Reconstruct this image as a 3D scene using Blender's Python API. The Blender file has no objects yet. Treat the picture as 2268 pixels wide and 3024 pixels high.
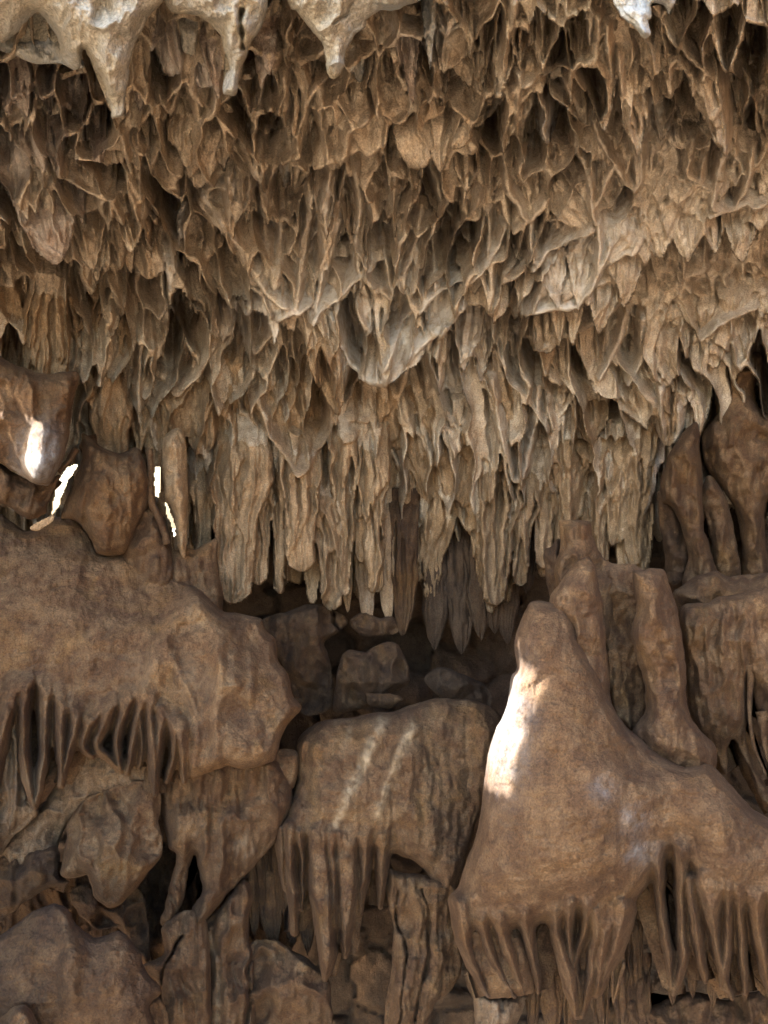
import bpy, math, random
import numpy as np

# ------------------------------------------------------------------ camera, world, sun, exposure
S = bpy.context.scene
COL = S.collection
W_PX, H_PX = 2268.0, 3024.0
FOV_V = math.radians(65.0)
F = (H_PX / 2) / math.tan(FOV_V / 2)
CAM_H = 2.4

cam = bpy.data.cameras.new('camera')
cam_o = bpy.data.objects.new('camera', cam)
COL.objects.link(cam_o)
cam.sensor_fit = 'VERTICAL'
cam.angle = FOV_V
cam.clip_start = 0.05
cam.clip_end = 500
cam_o.location = (0, 0, CAM_H)
cam_o.rotation_euler = (math.radians(90), 0, 0)
S.camera = cam_o

SUN_DIR = np.array([-1.0, 0.06, 0.45])           # from the cave towards the sun
SUN_DIR = SUN_DIR / np.linalg.norm(SUN_DIR)
SUN_ELEV = math.asin(SUN_DIR[2])
SUN_AZ = math.atan2(SUN_DIR[0], SUN_DIR[1])      # clockwise from +Y

world = bpy.data.worlds.new('World')
S.world = world
world.use_nodes = True
wn = world.node_tree
bg = wn.nodes['Background']
sky = wn.nodes.new('ShaderNodeTexSky')
sky.sky_type = 'NISHITA'
sky.sun_disc = False
sky.sun_elevation = SUN_ELEV
sky.sun_rotation = SUN_AZ
sky.dust_density = 4.0
sky.ozone_density = 0.3
sky.air_density = 1.0
wn.links.new(sky.outputs[0], bg.inputs[0])
bg.inputs[1].default_value = 0.15

sun = bpy.data.lights.new('sun', 'SUN')
sun.energy = 2.0
sun.angle = math.radians(0.5)
sun.color = (1.0, 0.985, 0.96)
sun_o = bpy.data.objects.new('sun', sun)
COL.objects.link(sun_o)
from mathutils import Vector
sun_o.rotation_euler = Vector(SUN_DIR).to_track_quat('Z', 'Y').to_euler()
sun_o.location = tuple(SUN_DIR * 20)

S.view_settings.view_transform = 'Standard'
S.view_settings.look = 'None'
S.view_settings.exposure = 4.2
S.view_settings.gamma = 1.0
S.view_settings.use_curve_mapping = False
S.render.engine = 'CYCLES'
S.cycles.max_bounces = 6
S.cycles.diffuse_bounces = 2

# ------------------------------------------------------------------ noise
RS = np.random.RandomState(7)
TAB = RS.rand(8, 256, 256)
rnd = random.Random(11)


def vnoise(x, y, k=0):
    x = np.asarray(x, float); y = np.asarray(y, float)
    xi = np.floor(x).astype(np.int64); yi = np.floor(y).astype(np.int64)
    fx = x - xi; fy = y - yi
    fx = fx * fx * fx * (fx * (fx * 6 - 15) + 10); fy = fy * fy * fy * (fy * (fy * 6 - 15) + 10)
    t = TAB[k % 8]
    x0 = xi & 255; x1 = (xi + 1) & 255; y0 = yi & 255; y1 = (yi + 1) & 255
    return (t[x0, y0] * (1 - fx) * (1 - fy) + t[x1, y0] * fx * (1 - fy)
            + t[x0, y1] * (1 - fx) * fy + t[x1, y1] * fx * fy) * 2 - 1


def fbm(x, y, k=0, octv=4, gain=0.5):
    s = 0; a = 1.0; tot = 0
    for i in range(octv):
        s = s + a * vnoise(x * 2 ** i + 13.7 * i, y * 2 ** i + 7.3 * i, k + i)
        tot += a; a *= gain
    return s / tot


def sstep(a, b, x):
    t = np.clip((x - a) / (b - a), 0, 1)
    return t * t * (3 - 2 * t)


def hrand(i, j, k):
    return TAB[k % 8][(i * 7 + 31 * k) & 255, (j * 13 + 17 * k) & 255]


def cells(u, v, k=0, jit=0.75, sy=1.0):
    """staggered, jittered cells; u,v already in cell units. Returns edge (F2-F1), du, dv to the own centre, random per cell"""
    ui = np.floor(u).astype(np.int64); vi = np.floor(v).astype(np.int64)
    f1 = np.full(u.shape, 9.0); f2 = np.full(u.shape, 9.0)
    du = np.zeros(u.shape); dv = np.zeros(u.shape); rr = np.zeros(u.shape)
    for a in (-1, 0, 1):
        for b in (-1, 0, 1):
            ci = ui + a; cj = vi + b
            cx = ci + 0.5 + (hrand(ci, cj, k) - 0.5) * jit
            cy = cj + 0.5 + (ci & 1) * 0.5 - 0.25 + (hrand(ci, cj, k + 1) - 0.5) * jit
            ddx = u - cx; ddy = v - cy
            d = np.sqrt(ddx * ddx + sy * sy * ddy * ddy)
            near = d < f1
            f2 = np.where(near, f1, np.minimum(f2, d))
            du = np.where(near, ddx, du); dv = np.where(near, ddy, dv)
            rr = np.where(near, hrand(ci, cj, k + 2), rr)
            f1 = np.where(near, d, f1)
    return f2 - f1, du, dv, rr


def drops(u, v, k=0, end=0.93, amax=0.9):
    """columns of leaf-shaped windows between thin ribs, the lowest ending at v = end; returns how far inside (0..1), f down the window, random"""
    c = np.floor(u).astype(np.int64); q = np.abs(2 * (u - c) - 1)
    h1 = hrand(c, c * 0 + k, k)
    vv = (v - end - 0.22 * (h1 - 0.6)) / (0.75 + 0.6 * hrand(c, c * 0 + k + 3, k + 1)) + 40
    r = np.floor(vv).astype(np.int64); f = vv - r
    rr = hrand(c, r, k + 2)
    rr = np.where(vv >= 40, 0.0, rr)
    a = (amax - 0.25 * (1 - hrand(c, r, k + 4))) * sstep(-0.02, 0.32, f) * np.clip((1 - f) * 1.5, 0, 1) ** 0.75
    d = a - q
    return 0.55 * sstep(0.0, 0.16, d) + 0.45 * sstep(0.0, 0.7, d), f, rr


# ------------------------------------------------------------------ space: photo pixel + distance <-> place in the cave
def place(x, y, z):
    x = np.asarray(x, float); y = np.asarray(y, float); z = np.asarray(z, float)
    return np.stack([(x - W_PX / 2) / F * z, z + 0 * x, CAM_H - (y - H_PX / 2) / F * z], -1)


_ZY = [-700, -100, 0, 300, 600, 900, 1200, 1500, 1800, 2100, 2600]
_ZV = [1.55, 2.05, 2.15, 2.6, 3.0, 3.35, 3.7, 3.95, 4.3, 4.6, 4.9]


_H1 = np.array([(-600, 640), (0, 700), (328, 765), (656, 850), (820, 930), (1012, 1085), (1135, 1112), (1260, 1010), (1367, 890), (1545, 915), (1790, 875), (1940, 710), (2268, 640), (2900, 560)], float)
_H2 = np.array([(-600, 660), (0, 640), (273, 615), (424, 640), (588, 520), (765, 520), (984, 465), (1160, 400), (1326, 470), (1500, 330), (1613, 230), (1940, 280), (2130, 190), (2268, 190), (2900, 150)], float)


def Zb(x, y):
    x = np.asarray(x, float)
    return np.interp(y, _ZY, _ZV) - 0.25 * np.clip((500 - x) / 500, 0, 1.5) + 0.15 * np.clip((x - 1700) / 500, 0, 1.5)


def Zc(x, y):
    """distance of the ceiling: slopes away downwards and steps back under two ragged hems"""
    z = Zb(x, y)
    for H, dz in ((_H1, 0.20), (_H2, 0.16)):
        d = y - np.interp(x, H[:, 0], H[:, 1]) + 14 * vnoise(np.asarray(x, float) / 28, np.asarray(y, float) / 200, 4)
        z = z + dz * (sstep(-4, 34, d) * np.clip(1 - (d - 34) / 330, 0, 1) - 0.55 * np.clip(1 + d / 260, 0, 1) * (1 - sstep(-4, 34, d)))
    return z


# ------------------------------------------------------------------ materials
def rock(name, a, b, c, pale=(0.52, 0.47, 0.40), grit=0.35, streak=0.5, rough=0.9, scale=1.0, crack=0.25, warm=(0.30, 0.155, 0.06)):
    m = bpy.data.materials.new(name)
    m.use_nodes = True
    n = m.node_tree.nodes; l = m.node_tree.links
    bs = n['Principled BSDF']
    bs.inputs['Roughness'].default_value = rough
    bs.inputs['Specular IOR Level'].default_value = 0.25
    geo = n.new('ShaderNodeNewGeometry')
    oi = n.new('ShaderNodeObjectInfo')

    def noise(sc, det, rg, vec, dist=0.0):
        t = n.new('ShaderNodeTexNoise')
        t.inputs['Scale'].default_value = sc; t.inputs['Detail'].default_value = det
        t.inputs['Roughness'].default_value = rg; t.inputs['Distortion'].default_value = dist
        l.new(vec, t.inputs['Vector']); return t

    def ramp(src, p0, p1, c0=(0, 0, 0, 1), c1=(1, 1, 1, 1)):
        r = n.new('ShaderNodeValToRGB')
        r.color_ramp.elements[0].position = p0; r.color_ramp.elements[1].position = p1
        r.color_ramp.elements[0].color = c0; r.color_ramp.elements[1].color = c1
        l.new(src, r.inputs[0]); return r

    def mix(fac, A, B, mode='MIX'):
        x = n.new('ShaderNodeMix'); x.data_type = 'RGBA'; x.blend_type = mode
        for s, v in ((x.inputs[0], fac), (x.inputs[6], A), (x.inputs[7], B)):
            if isinstance(v, (int, float)): s.default_value = v
            elif isinstance(v, tuple): s.default_value = v if len(v) == 4 else (*v, 1)
            else: l.new(v, s)
        return x.outputs[2]
    pos = geo.outputs['Position']
    mp = n.new('ShaderNodeMapping'); mp.inputs['Scale'].default_value = (1, 1, 0.16); l.new(pos, mp.inputs[0])
    n1 = noise(3.1 * scale, 6, 0.62, pos, 0.3)
    n2 = noise(13 * scale, 5, 0.6, pos)
    n3 = noise(34 * scale, 4, 0.6, mp.outputs[0])
    n4 = noise(150 * scale, 3, 0.65, pos)
    col = mix(ramp(n1.outputs[0], 0.33, 0.66).outputs[0], a, b)
    col = mix(ramp(n2.outputs[0], 0.42, 0.70).outputs[0], col, c)
    wn_ = noise(6.0 * scale, 4, 0.6, pos, 0.6)
    wr = ramp(wn_.outputs[0], 0.52, 0.74, (0, 0, 0, 1), (0.6, 0.6, 0.6, 1))
    col = mix(wr.outputs[0], col, warm)
    st = ramp(n3.outputs[0], 0.3, 0.72, (0.66, 0.62, 0.58, 1), (1.18, 1.17, 1.15, 1))
    col = mix(streak, col, st.outputs[0], 'MULTIPLY')
    gr = ramp(n4.outputs[0], 0.30, 0.70, (0.52, 0.50, 0.47, 1), (1.40, 1.38, 1.34, 1))
    col = mix(0.9, col, gr.outputs[0], 'MULTIPLY')
    rv = ramp(oi.outputs['Random'], 0, 1, (0.86, 0.84, 0.82, 1), (1.1, 1.1, 1.1, 1))
    col = mix(1.0, col, rv.outputs[0], 'MULTIPLY')
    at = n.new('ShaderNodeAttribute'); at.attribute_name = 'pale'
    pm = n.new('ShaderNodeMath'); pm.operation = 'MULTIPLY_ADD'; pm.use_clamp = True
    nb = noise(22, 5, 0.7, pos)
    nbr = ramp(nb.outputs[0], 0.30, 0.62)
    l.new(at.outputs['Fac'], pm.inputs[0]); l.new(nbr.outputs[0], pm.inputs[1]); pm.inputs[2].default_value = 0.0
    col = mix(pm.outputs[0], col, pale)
    l.new(col, bs.inputs['Base Color'])
    # relief too fine to model: grains, hair cracks, flow striations
    b1 = n.new('ShaderNodeBump'); b1.inputs['Strength'].default_value = grit; b1.inputs['Distance'].default_value = 0.006
    l.new(n4.outputs[0], b1.inputs['Height'])
    b2 = n.new('ShaderNodeBump'); b2.inputs['Strength'].default_value = 0.55 * streak + 0.15; b2.inputs['Distance'].default_value = 0.012
    l.new(n3.outputs[0], b2.inputs['Height']); l.new(b1.outputs[0], b2.inputs['Normal'])
    b3 = n.new('ShaderNodeBump'); b3.inputs['Strength'].default_value = 0.7; b3.inputs['Distance'].default_value = 0.02
    n5 = noise(40 * scale, 5, 0.7, pos); l.new(n5.outputs[0], b3.inputs['Height']); l.new(b2.outputs[0], b3.inputs['Normal'])
    l.new(b3.outputs[0], bs.inputs['Normal'])
    return m


MAT = {
    'pale': rock('pale_limestone', (0.355, 0.312, 0.235), (0.33, 0.312, 0.275), (0.25, 0.22, 0.17), pale=(0.27, 0.29, 0.295), streak=0.25, grit=0.7, warm=(0.39, 0.31, 0.19)),
    'tan': rock('tan_boxwork', (0.36, 0.282, 0.196), (0.27, 0.20, 0.132), (0.48, 0.40, 0.30), warm=(0.32, 0.212, 0.12)),
    'grey': rock('grey_boxwork', (0.30, 0.235, 0.185), (0.24, 0.175, 0.13), (0.38, 0.33, 0.28), warm=(0.26, 0.15, 0.09)),
    'drape': rock('fluted_drapery', (0.27, 0.185, 0.105), (0.20, 0.133, 0.075), (0.35, 0.25, 0.152), streak=0.8, warm=(0.26, 0.152, 0.068)),
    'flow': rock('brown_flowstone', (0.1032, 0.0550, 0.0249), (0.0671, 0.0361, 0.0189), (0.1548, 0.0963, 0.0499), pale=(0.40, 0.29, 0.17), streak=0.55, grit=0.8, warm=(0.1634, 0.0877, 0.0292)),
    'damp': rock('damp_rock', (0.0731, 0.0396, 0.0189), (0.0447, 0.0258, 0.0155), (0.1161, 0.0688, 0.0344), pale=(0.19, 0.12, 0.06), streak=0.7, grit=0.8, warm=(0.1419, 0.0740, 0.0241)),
    'mound': rock('mound_flowstone', (0.1032, 0.0550, 0.0249), (0.0705, 0.0387, 0.0198), (0.1505, 0.0929, 0.0482), pale=(0.46, 0.49, 0.50), streak=0.35, grit=0.8, warm=(0.1462, 0.0791, 0.0292)),  # bluish pale tint paints the sun patches cool white
    'ledge': rock('greyish_ledge_rock', (0.165, 0.108, 0.062), (0.12, 0.078, 0.046), (0.22, 0.155, 0.095), streak=0.7, grit=0.8, warm=(0.18, 0.105, 0.045)),
    'soil': rock('dry_soil', (0.27, 0.225, 0.17), (0.23, 0.19, 0.145), (0.31, 0.265, 0.21), warm=(0.26, 0.21, 0.15)),
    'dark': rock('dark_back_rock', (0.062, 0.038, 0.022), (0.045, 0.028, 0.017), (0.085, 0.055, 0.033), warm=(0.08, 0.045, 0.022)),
}

# ------------------------------------------------------------------ mesh output
def mesh_obj(name, verts, faces, mat, parent=None, pale=None, smooth=True, nrm=None):
    me = bpy.data.meshes.new(name)
    verts = np.asarray(verts, np.float32)
    quads = [np.asarray(f, np.int32) for f in faces if len(f)]
    nl = sum(f.size for f in quads); nf = sum(len(f) for f in quads)
    me.vertices.add(len(verts)); me.vertices.foreach_set('co', verts.ravel())
    me.loops.add(nl); me.polygons.add(nf)
    me.loops.foreach_set('vertex_index', np.concatenate([f.ravel() for f in quads]))
    tot = np.concatenate([np.full(len(f), f.shape[1], np.int32) for f in quads])
    st = np.concatenate([[0], np.cumsum(tot)[:-1]]).astype(np.int32)
    me.polygons.foreach_set('loop_start', st); me.polygons.foreach_set('loop_total', tot)
    me.polygons.foreach_set('use_smooth', np.full(nf, smooth, bool))
    me.update(calc_edges=True)
    if nrm is not None: me.normals_split_custom_set_from_vertices(np.asarray(nrm, np.float32))
    if pale is not None:
        at = me.attributes.new('pale', 'FLOAT', 'POINT')
        at.data.foreach_set('value', np.asarray(pale, np.float32).ravel())
    me.materials.append(MAT[mat])
    o = bpy.data.objects.new(name, me)
    COL.objects.link(o)
    if parent is not None: o.parent = parent
    return o


def vertex_normals(V, quads):
    N = np.zeros_like(V)
    for f in quads:
        if not len(f): continue
        n = np.cross(V[f[:, 2]] - V[f[:, 0]], V[f[:, -1]] - V[f[:, 1]])
        for k in range(f.shape[1]):
            for c in range(3): N[:, c] += np.bincount(f[:, k], n[:, c], len(V))
    return N / (np.linalg.norm(N, axis=1, keepdims=True) + 1e-12)


def pieces(V, faces, own, pale, names, mats, parents):
    """one continuous surface shared out among its owners (names / mats / parents: per owner)"""
    N = vertex_normals(V, faces)
    fo = [own[f].max(1) for f in faces]
    out = {}
    for k in np.unique(np.concatenate(fo)):
        sub = [f[o == k] for f, o in zip(faces, fo)]
        used = np.unique(np.concatenate([f.ravel() for f in sub]))
        rm = np.zeros(len(V), np.int64); rm[used] = np.arange(len(used))
        out[int(k)] = mesh_obj(names[k], V[used], [rm[f] for f in sub], mats[k], None, pale[used], True, N[used])
    for k, o in out.items():
        if parents[k] is not None: o.parent = out[parents[k]] if isinstance(parents[k], int) else parents[k]
    return out


def tag(o, label=None, cat=None, group=None, kind=None):
    if label: o['label'] = label
    if cat: o['category'] = cat
    if group: o['group'] = group
    if cat and not kind: kind = 'thing'
    if kind: o['kind'] = kind
    return o


# pale mineral crusts: stains with a shape of their own, plus painted whitening of sun patches, (x, y, rx, ry, strength) in photo pixels
CRUST_AND_SUN = []


def crust_line(pts, r, s):
    for (ax, ay), (bx, by) in zip(pts[:-1], pts[1:]):
        n = max(2, int(math.hypot(bx - ax, by - ay) / r))
        for i in range(n):
            CRUST_AND_SUN.append((ax + (bx - ax) * i / n, ay + (by - ay) * i / n, r * rnd.uniform(.7, 1.2), r * rnd.uniform(.9, 1.6), s * rnd.uniform(.5, 1)))


def crust_and_sun_at(X, Y):
    p = np.zeros(np.shape(X))
    for (cx, cy, rx, ry, s) in CRUST_AND_SUN:
        q = ((X - cx) / rx) ** 2 + ((Y - cy) / ry) ** 2
        p = np.maximum(p, s * np.exp(-q * 1.2))
    return p


# ------------------------------------------------------------------ one continuous ceiling relief that the hanging pieces grow out of
class Relief:
    def __init__(self, xr, yr, step):
        self.x0, self.y0, self.st = xr[0], yr[0], step
        self.X, self.Y = np.meshgrid(np.arange(xr[0], xr[1], step), np.arange(yr[0], yr[1], step))
        self.Zb = Zb(self.X, self.Y)
        self.H = np.zeros(self.X.shape)
        self.own = np.zeros(self.X.shape, np.int64)
        self.pale = crust_and_sun_at(self.X, self.Y)
        self.names = ['cave_ceiling']; self.mats = ['tan']; self.net = [0.0]
        self.WX = self.X + 7 * fbm(self.X / 45, self.Y / 60, 1, 3) + 2.5 * fbm(self.X / 12, self.Y / 16, 2, 2)
        self.WY = self.Y + 8 * fbm(self.X / 40, self.Y / 60, 4, 3)

    def win(self, xa, xb, ya, yb):
        i0 = max(0, int((ya - self.y0) / self.st)); i1 = min(self.X.shape[0], int((yb - self.y0) / self.st) + 2)
        j0 = max(0, int((xa - self.x0) / self.st)); j1 = min(self.X.shape[1], int((xb - self.x0) / self.st) + 2)
        return slice(i0, i1), slice(j0, j1)

    def rib(self, pts, proud=12, r=8, deep=1.6, pale=0.0):
        """a thin wall standing out of the relief along a path"""
        P = np.array(pts, float)[:, :2]
        k = np.linspace(0, len(P) - 1, (len(P) - 1) * 5 + 1)
        P = np.stack([np.interp(k, np.arange(len(P)), P[:, 0]), np.interp(k, np.arange(len(P)), P[:, 1])], 1)
        P[1:-1] = (P[:-2] + 2 * P[1:-1] + P[2:]) / 4; P[1:-1] = (P[:-2] + 2 * P[1:-1] + P[2:]) / 4
        w = self.win(P[:, 0].min() - 30, P[:, 0].max() + 30, P[:, 1].min() - 30, P[:, 1].max() + 30)
        if self.X[w].size == 0: return
        d = seg_dist(self.WX[w], self.WY[w], P, False)
        rr = r * (1 + 0.35 * vnoise(self.X[w] / 25, self.Y[w] / 25, 3))
        base = self.Hs[w]
        hp = base + proud + 14 * vnoise(self.X[w] / 40, self.Y[w] / 60, 5) + r * deep * np.sqrt(np.clip(1 - (d / rr) ** 2, 0, 1)) - 4.5 * np.clip(d - rr, 0, None)
        self.pale[w] = np.where(hp > self.H[w], np.clip(self.pale[w] + pale, 0, 1), self.pale[w])
        self.H[w] = np.maximum(self.H[w], hp)

    def hang(self, name, x0, y0, x1, y1, w, mat='tan', ncell=None, clen=3.6, carve=1.0, bend=0.0, taper=0.8, tipw=0.1, bulge=0.22,
             rough=1.0, pale=0.0, shoulder=0.36, prof=None, z=None, out=0.0):
        sd = rnd.randint(0, 9999)
        L = math.hypot(x1 - x0, y1 - y0)
        m = w * 0.7 + 12
        W = self.win(min(x0, x1) - m, max(x0, x1) + m, min(y0, y1) - 12, max(y0, y1) + 16)
        if self.X[W].size == 0: return None
        ax, ay = (x1 - x0) / L, (y1 - y0) / L
        px, py = self.WX[W] - x0, self.WY[W] - y0
        t = (px * ax + py * ay) / L
        tc = np.clip(t, 0, 1)
        off = bend * w * np.sin(tc * math.pi) + 0.10 * w * fbm(tc * L / 110 + sd, tc * 0 + 3.3, 2, 2) * rough * (1 - tc * 0.6)
        lat = px * ay - py * ax - off
        if prof is not None:
            Wt = np.interp(tc, [p[0] for p in prof], [p[1] for p in prof])
        else:
            Wt = np.where(tc < shoulder, 0.8 + 0.2 * sstep(-0.05, shoulder, tc), 1 - (1 - tipw) * (np.clip((tc - shoulder) / (1 - shoulder), 0, 1)) ** (1 / taper))
        Wt = Wt * (1 + 0.14 * rough * vnoise(tc * L / 70 + sd, tc * 0 + sd * 0.37, 1))
        Wt = Wt * (0.25 + 0.75 * np.sqrt(np.clip((1 - tc) / (0.25 * w * tipw / L + 0.012), 0, 1)))
        hw = np.maximum(0.5 * w * Wt, 2.5)
        s = lat / hw
        inside = (np.abs(s) < 1) & (t > 0) & (t < 1)
        sx = np.clip(s, -1, 1)
        ncell = ncell or max(1, int(round(w / 38)))
        pu = (sx + 1) * 0.5 * ncell + (0.22 * fbm(sx * 1.3 + sd, tc * L / 70 + sd, 2, 2) * np.clip(4 * (1 - np.abs(sx)), 0, 1) if ncell > 1 else 0)
        pu = np.clip(pu, 0.001, ncell - 0.001) + sd % 97
        cl = clen * w / ncell / L
        pit, ff, rr = drops(pu, tc / cl + 0.10 * fbm(sx * 2 + sd, tc * L / 60, 4, 2), sd, 0.95 / cl, min(0.93, 1 - 11.0 / (w / ncell)))
        cw = 2 * hw / ncell
        depth = np.clip(cw, 0, 60) * (1.3 + 2.2 * rr) * np.clip(1.2 - 0.9 * ff, 0.15, 1.1)
        cut = (0.9 if mat == 'drape' or ncell <= 2 else 0.55) * carve * depth * pit * sstep(0, 2.5 / w + 0.05, 1 - np.abs(sx))
        ridg = 0.16 * w * fbm(sx * 1.4 + sd * 0.7, tc * L / 150 + sd, 3, 3) * rough
        flute = 0.035 * w * vnoise(sx * w / 13 + sd, tc * L / 120, 6) * rough
        body = 2 * hw * bulge * np.sqrt(np.clip(1 - np.abs(sx) ** 3, 0, 1))
        sink = 75 * (1 - sstep(0, 1, tc * L / min(0.5 * L, 110)))
        z0 = float(Zc(x0, y0 + 0.1 * (y1 - y0))) if z is None else z
        zp = z0 + (0.50 * float(Zb(x1, y1) - Zb(x0, y0)) if z is None else 0.02) * tc
        hp = (self.Zb[W] - zp) * F / self.Zb[W] + body + ridg + flute - cut - sink + out
        win_ = inside & (hp > self.H[W])
        self.H[W] = np.where(win_, hp, self.H[W])
        k = len(self.names); self.names.append(name); self.mats.append(mat); self.net.append((0.30 if mat == 'drape' else 0.72) * min(1, carve + 0.1))
        self.own[W] = np.where(win_ & (tc * L > 0.16 * L), k, self.own[W])
        self.pale[W] = np.where(win_, np.clip(self.pale[W] + pale, 0, 1), self.pale[W])
        return k

    def weave(self, pits):
        """let the net of thin walls run on over the hanging pieces"""
        self.H = self.H + blur(np.array(self.net)[self.own], 1) * pits
        self.Hs = blur(self.H, 24 / self.st) + 34

    def build(self, holes=()):
        X, Y = self.X, self.Y
        H = self.H + 2.0 * fbm(X / 13, Y / 20, 5, 3) + 3 * fbm(X / 40, Y / 60, 2, 2)
        # pockets run up into the rock: the deeper, the higher
        lift = np.clip(0.42 * (H - blur(H, 34 / self.st) - 12), -110, 25)
        for hp in holes:
            lift = lift * sstep(5, 70, -seg_dist(X, Y, np.array(hp, float)))
        V = place(X, Y + lift, self.Zb - H * self.Zb / F).reshape(-1, 3)
        ny, nx = X.shape
        idx = np.arange(ny * nx).reshape(ny, nx)
        q = np.stack([idx[:-1, :-1], idx[1:, :-1], idx[1:, 1:], idx[:-1, 1:]], -1)
        keep = np.ones(q.shape[:2], bool)
        for hp in holes:
            keep &= seg_dist(X[:-1, :-1] + self.st / 2, Y[:-1, :-1] + self.st / 2, np.array(hp, float)) + 2.5 * vnoise(X[:-1, :-1] / 14, Y[:-1, :-1] / 14, 2) < 0
        q = q[keep]
        TRI[0] += 2 * len(q)
        own = self.own.ravel().copy()
        cnt = np.bincount(own, minlength=len(self.names))
        own[np.isin(own, np.nonzero(cnt < 45)[0])] = 0
        og = own.reshape(self.own.shape)
        for k in range(1, len(self.names)):
            ij = np.argwhere(og == k)
            if not len(ij): continue
            (a0, b0), (a1, b1) = ij.min(0), ij.max(0) + 1
            m = og[a0:a1, b0:b1] == k
            lab = np.where(m, np.arange(1, m.size + 1).reshape(m.shape), 0)
            for _ in range(400):
                p_ = np.pad(lab, 1)
                nl = np.where(m, np.maximum.reduce([lab, p_[:-2, 1:-1], p_[2:, 1:-1], p_[1:-1, :-2], p_[1:-1, 2:]]), 0)
                if (nl == lab).all(): break
                lab = nl
            u, c_ = np.unique(lab[m], return_counts=True)
            sub = og[a0:a1, b0:b1]
            sub[m & (lab != u[c_.argmax()])] = 0
        own = og.ravel()
        return pieces(V, [q], own, self.pale.ravel(), self.names, self.mats, [None] * len(self.names)), cnt


# ------------------------------------------------------------------ hanging pieces: a tapered body whose front is eaten into pockets
TRI = [0]


def pendant(name, x0, y0, x1, y1, w, z=None, mat='tan', ncell=None, clen=3.6, carve=1.0, bend=0.0, taper=0.8, tipw=0.1,
            bulge=0.34, rough=1.0, lean=0.0, step=3.4, parent=None, pale=0.0, seed=None, shoulder=0.36, fwd=0.0, prof=None):
    """x0,y0 -> x1,y1: middle of the root to the tip, w: greatest width (photo px); z: distance of the root"""
    sd = rnd.randint(0, 9999) if seed is None else seed
    L = math.hypot(x1 - x0, y1 - y0)
    if z is None:
        z = float(Zc(x0, y0 + 0.15 * (y1 - y0))) - 0.01
        fwd = -0.38 * float(Zb(x1, y1) - Zb(x0, y0)) * F / z / w if fwd == 0 else fwd
    nv = max(10, int(L / (step * 1.15))); nu = max(9, int(w / step * 1.15))
    t = np.linspace(0, 1, nv)[:, None]; s = np.linspace(-1, 1, nu)[None, :]
    s = np.sign(s) * np.abs(s) ** 0.85
    sx = np.broadcast_to(s, (nv, nu)); tx = np.broadcast_to(t, (nv, nu))
    # width along the length
    if prof is not None:
        Wt = np.interp(t, [p[0] for p in prof], [p[1] for p in prof])
    else:
        Wt = np.where(t < shoulder, 0.45 + 0.55 * sstep(-0.05, shoulder, t), 1 - (1 - tipw) * (np.clip((t - shoulder) / (1 - shoulder), 0, 1)) ** (1 / taper))
    Wt = Wt * (1 + 0.14 * rough * vnoise(t * L / 70 + sd, t * 0 + sd * 0.37, 1))
    end = np.sqrt(np.clip((1 - t) / (0.25 * w * tipw / L + 0.012), 0, 1))
    Wt = Wt * (0.25 + 0.75 * end)
    hw = 0.5 * w * Wt
    ncell = ncell or max(1, int(round(w / 36)))
    # pockets
    pu = (sx + 1) * 0.5 * ncell + np.clip(ncell - 1, 0, 1) * 0.22 * fbm(sx * 1.3 + sd, tx * L / 70 + sd, 2, 2) * np.clip(4 * (1 - np.abs(sx)), 0, 1)
    pu = np.clip(pu, 0.001, ncell - 0.001) + sd % 97
    cl = clen * w / ncell / L
    pv = tx / cl + 0.10 * fbm(sx * 2 + sd, tx * L / 60, 4, 2)
    pit, ff, rr = drops(pu, pv, sd, 0.95 / cl, min(0.97, 1 - 9.0 / (w / ncell)))
    cw = 2 * hw / ncell
    depth = np.clip(cw, 0, 70) * (0.6 + 2.0 * rr) * np.clip(1.15 - 0.85 * ff, 0.15, 1.1)
    edge = sstep(0, 2.5 / w + 0.05, 1 - np.abs(sx))
    cut = carve * depth * pit * edge
    # larger waves and grain
    ridg = 0.16 * w * fbm(sx * 1.4 + sd * 0.7, tx * L / 150 + sd, 3, 3) * rough
    flute = 0.035 * w * vnoise(sx * w / 13 + sd, tx * L / 120, 6) * rough
    grain = 1.6 * fbm(sx * w / 16 + sd, tx * L / 16, 1, 3) * rough
    body = 2 * hw * bulge * np.sqrt(np.clip(1 - np.abs(sx) ** 2.4, 0, 1))
    sink = sstep(-0.05, 0.45, tx)
    under = 60 * (1 - sstep(0, 1, tx * L / min(0.42 * L, 95)))
    zf = body * sink - under + ridg * np.clip(Wt, 0, 1) + flute + grain - cut
    # axis
    bx = bend * w * np.sin(tx * math.pi) + 0.10 * w * fbm(tx * L / 110 + sd, tx * 0 + 3.3, 2, 2) * rough * np.clip(tx * 3, 0, 1) * (1 - tx * 0.6)
    ax = (x1 - x0) / L; ay = (y1 - y0) / L
    off = sx * hw * (1 + 0.07 * rough * vnoise(tx * L / 22 + sd + 50 * (sx > 0), tx * 0 + 0.5, 3)) + bx
    jag = tx * L + (w * 0.10) * sstep(0.85, 1, tx) * vnoise(sx * 3 + sd, tx * 0, 5) * rough
    X = x0 + ax * jag + ay * off
    Y = y0 + ay * jag - ax * off
    zz = z - (fwd * w * tx + zf) * z / F
    # back of the body
    nb = 5
    sb = np.linspace(1, -1, nb + 2)[1:-1][None, :]
    zb = -2 * hw * 0.45 * np.sqrt(1 - sb ** 2)
    offb = sb * hw + bx[:, :1]
    tb = np.broadcast_to(t, (nv, nb))
    Xb = x0 + ax * tb * L + ay * offb; Yb = y0 + ay * tb * L - ax * offb
    zzb = z - (fwd * w * tb + zb) * z / F
    XX = np.concatenate([X, Xb], 1); YY = np.concatenate([Y, Yb], 1); ZZ = np.concatenate([zz, zzb], 1)
    n = nu + nb
    V = place(XX, YY, ZZ).reshape(-1, 3)
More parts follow.
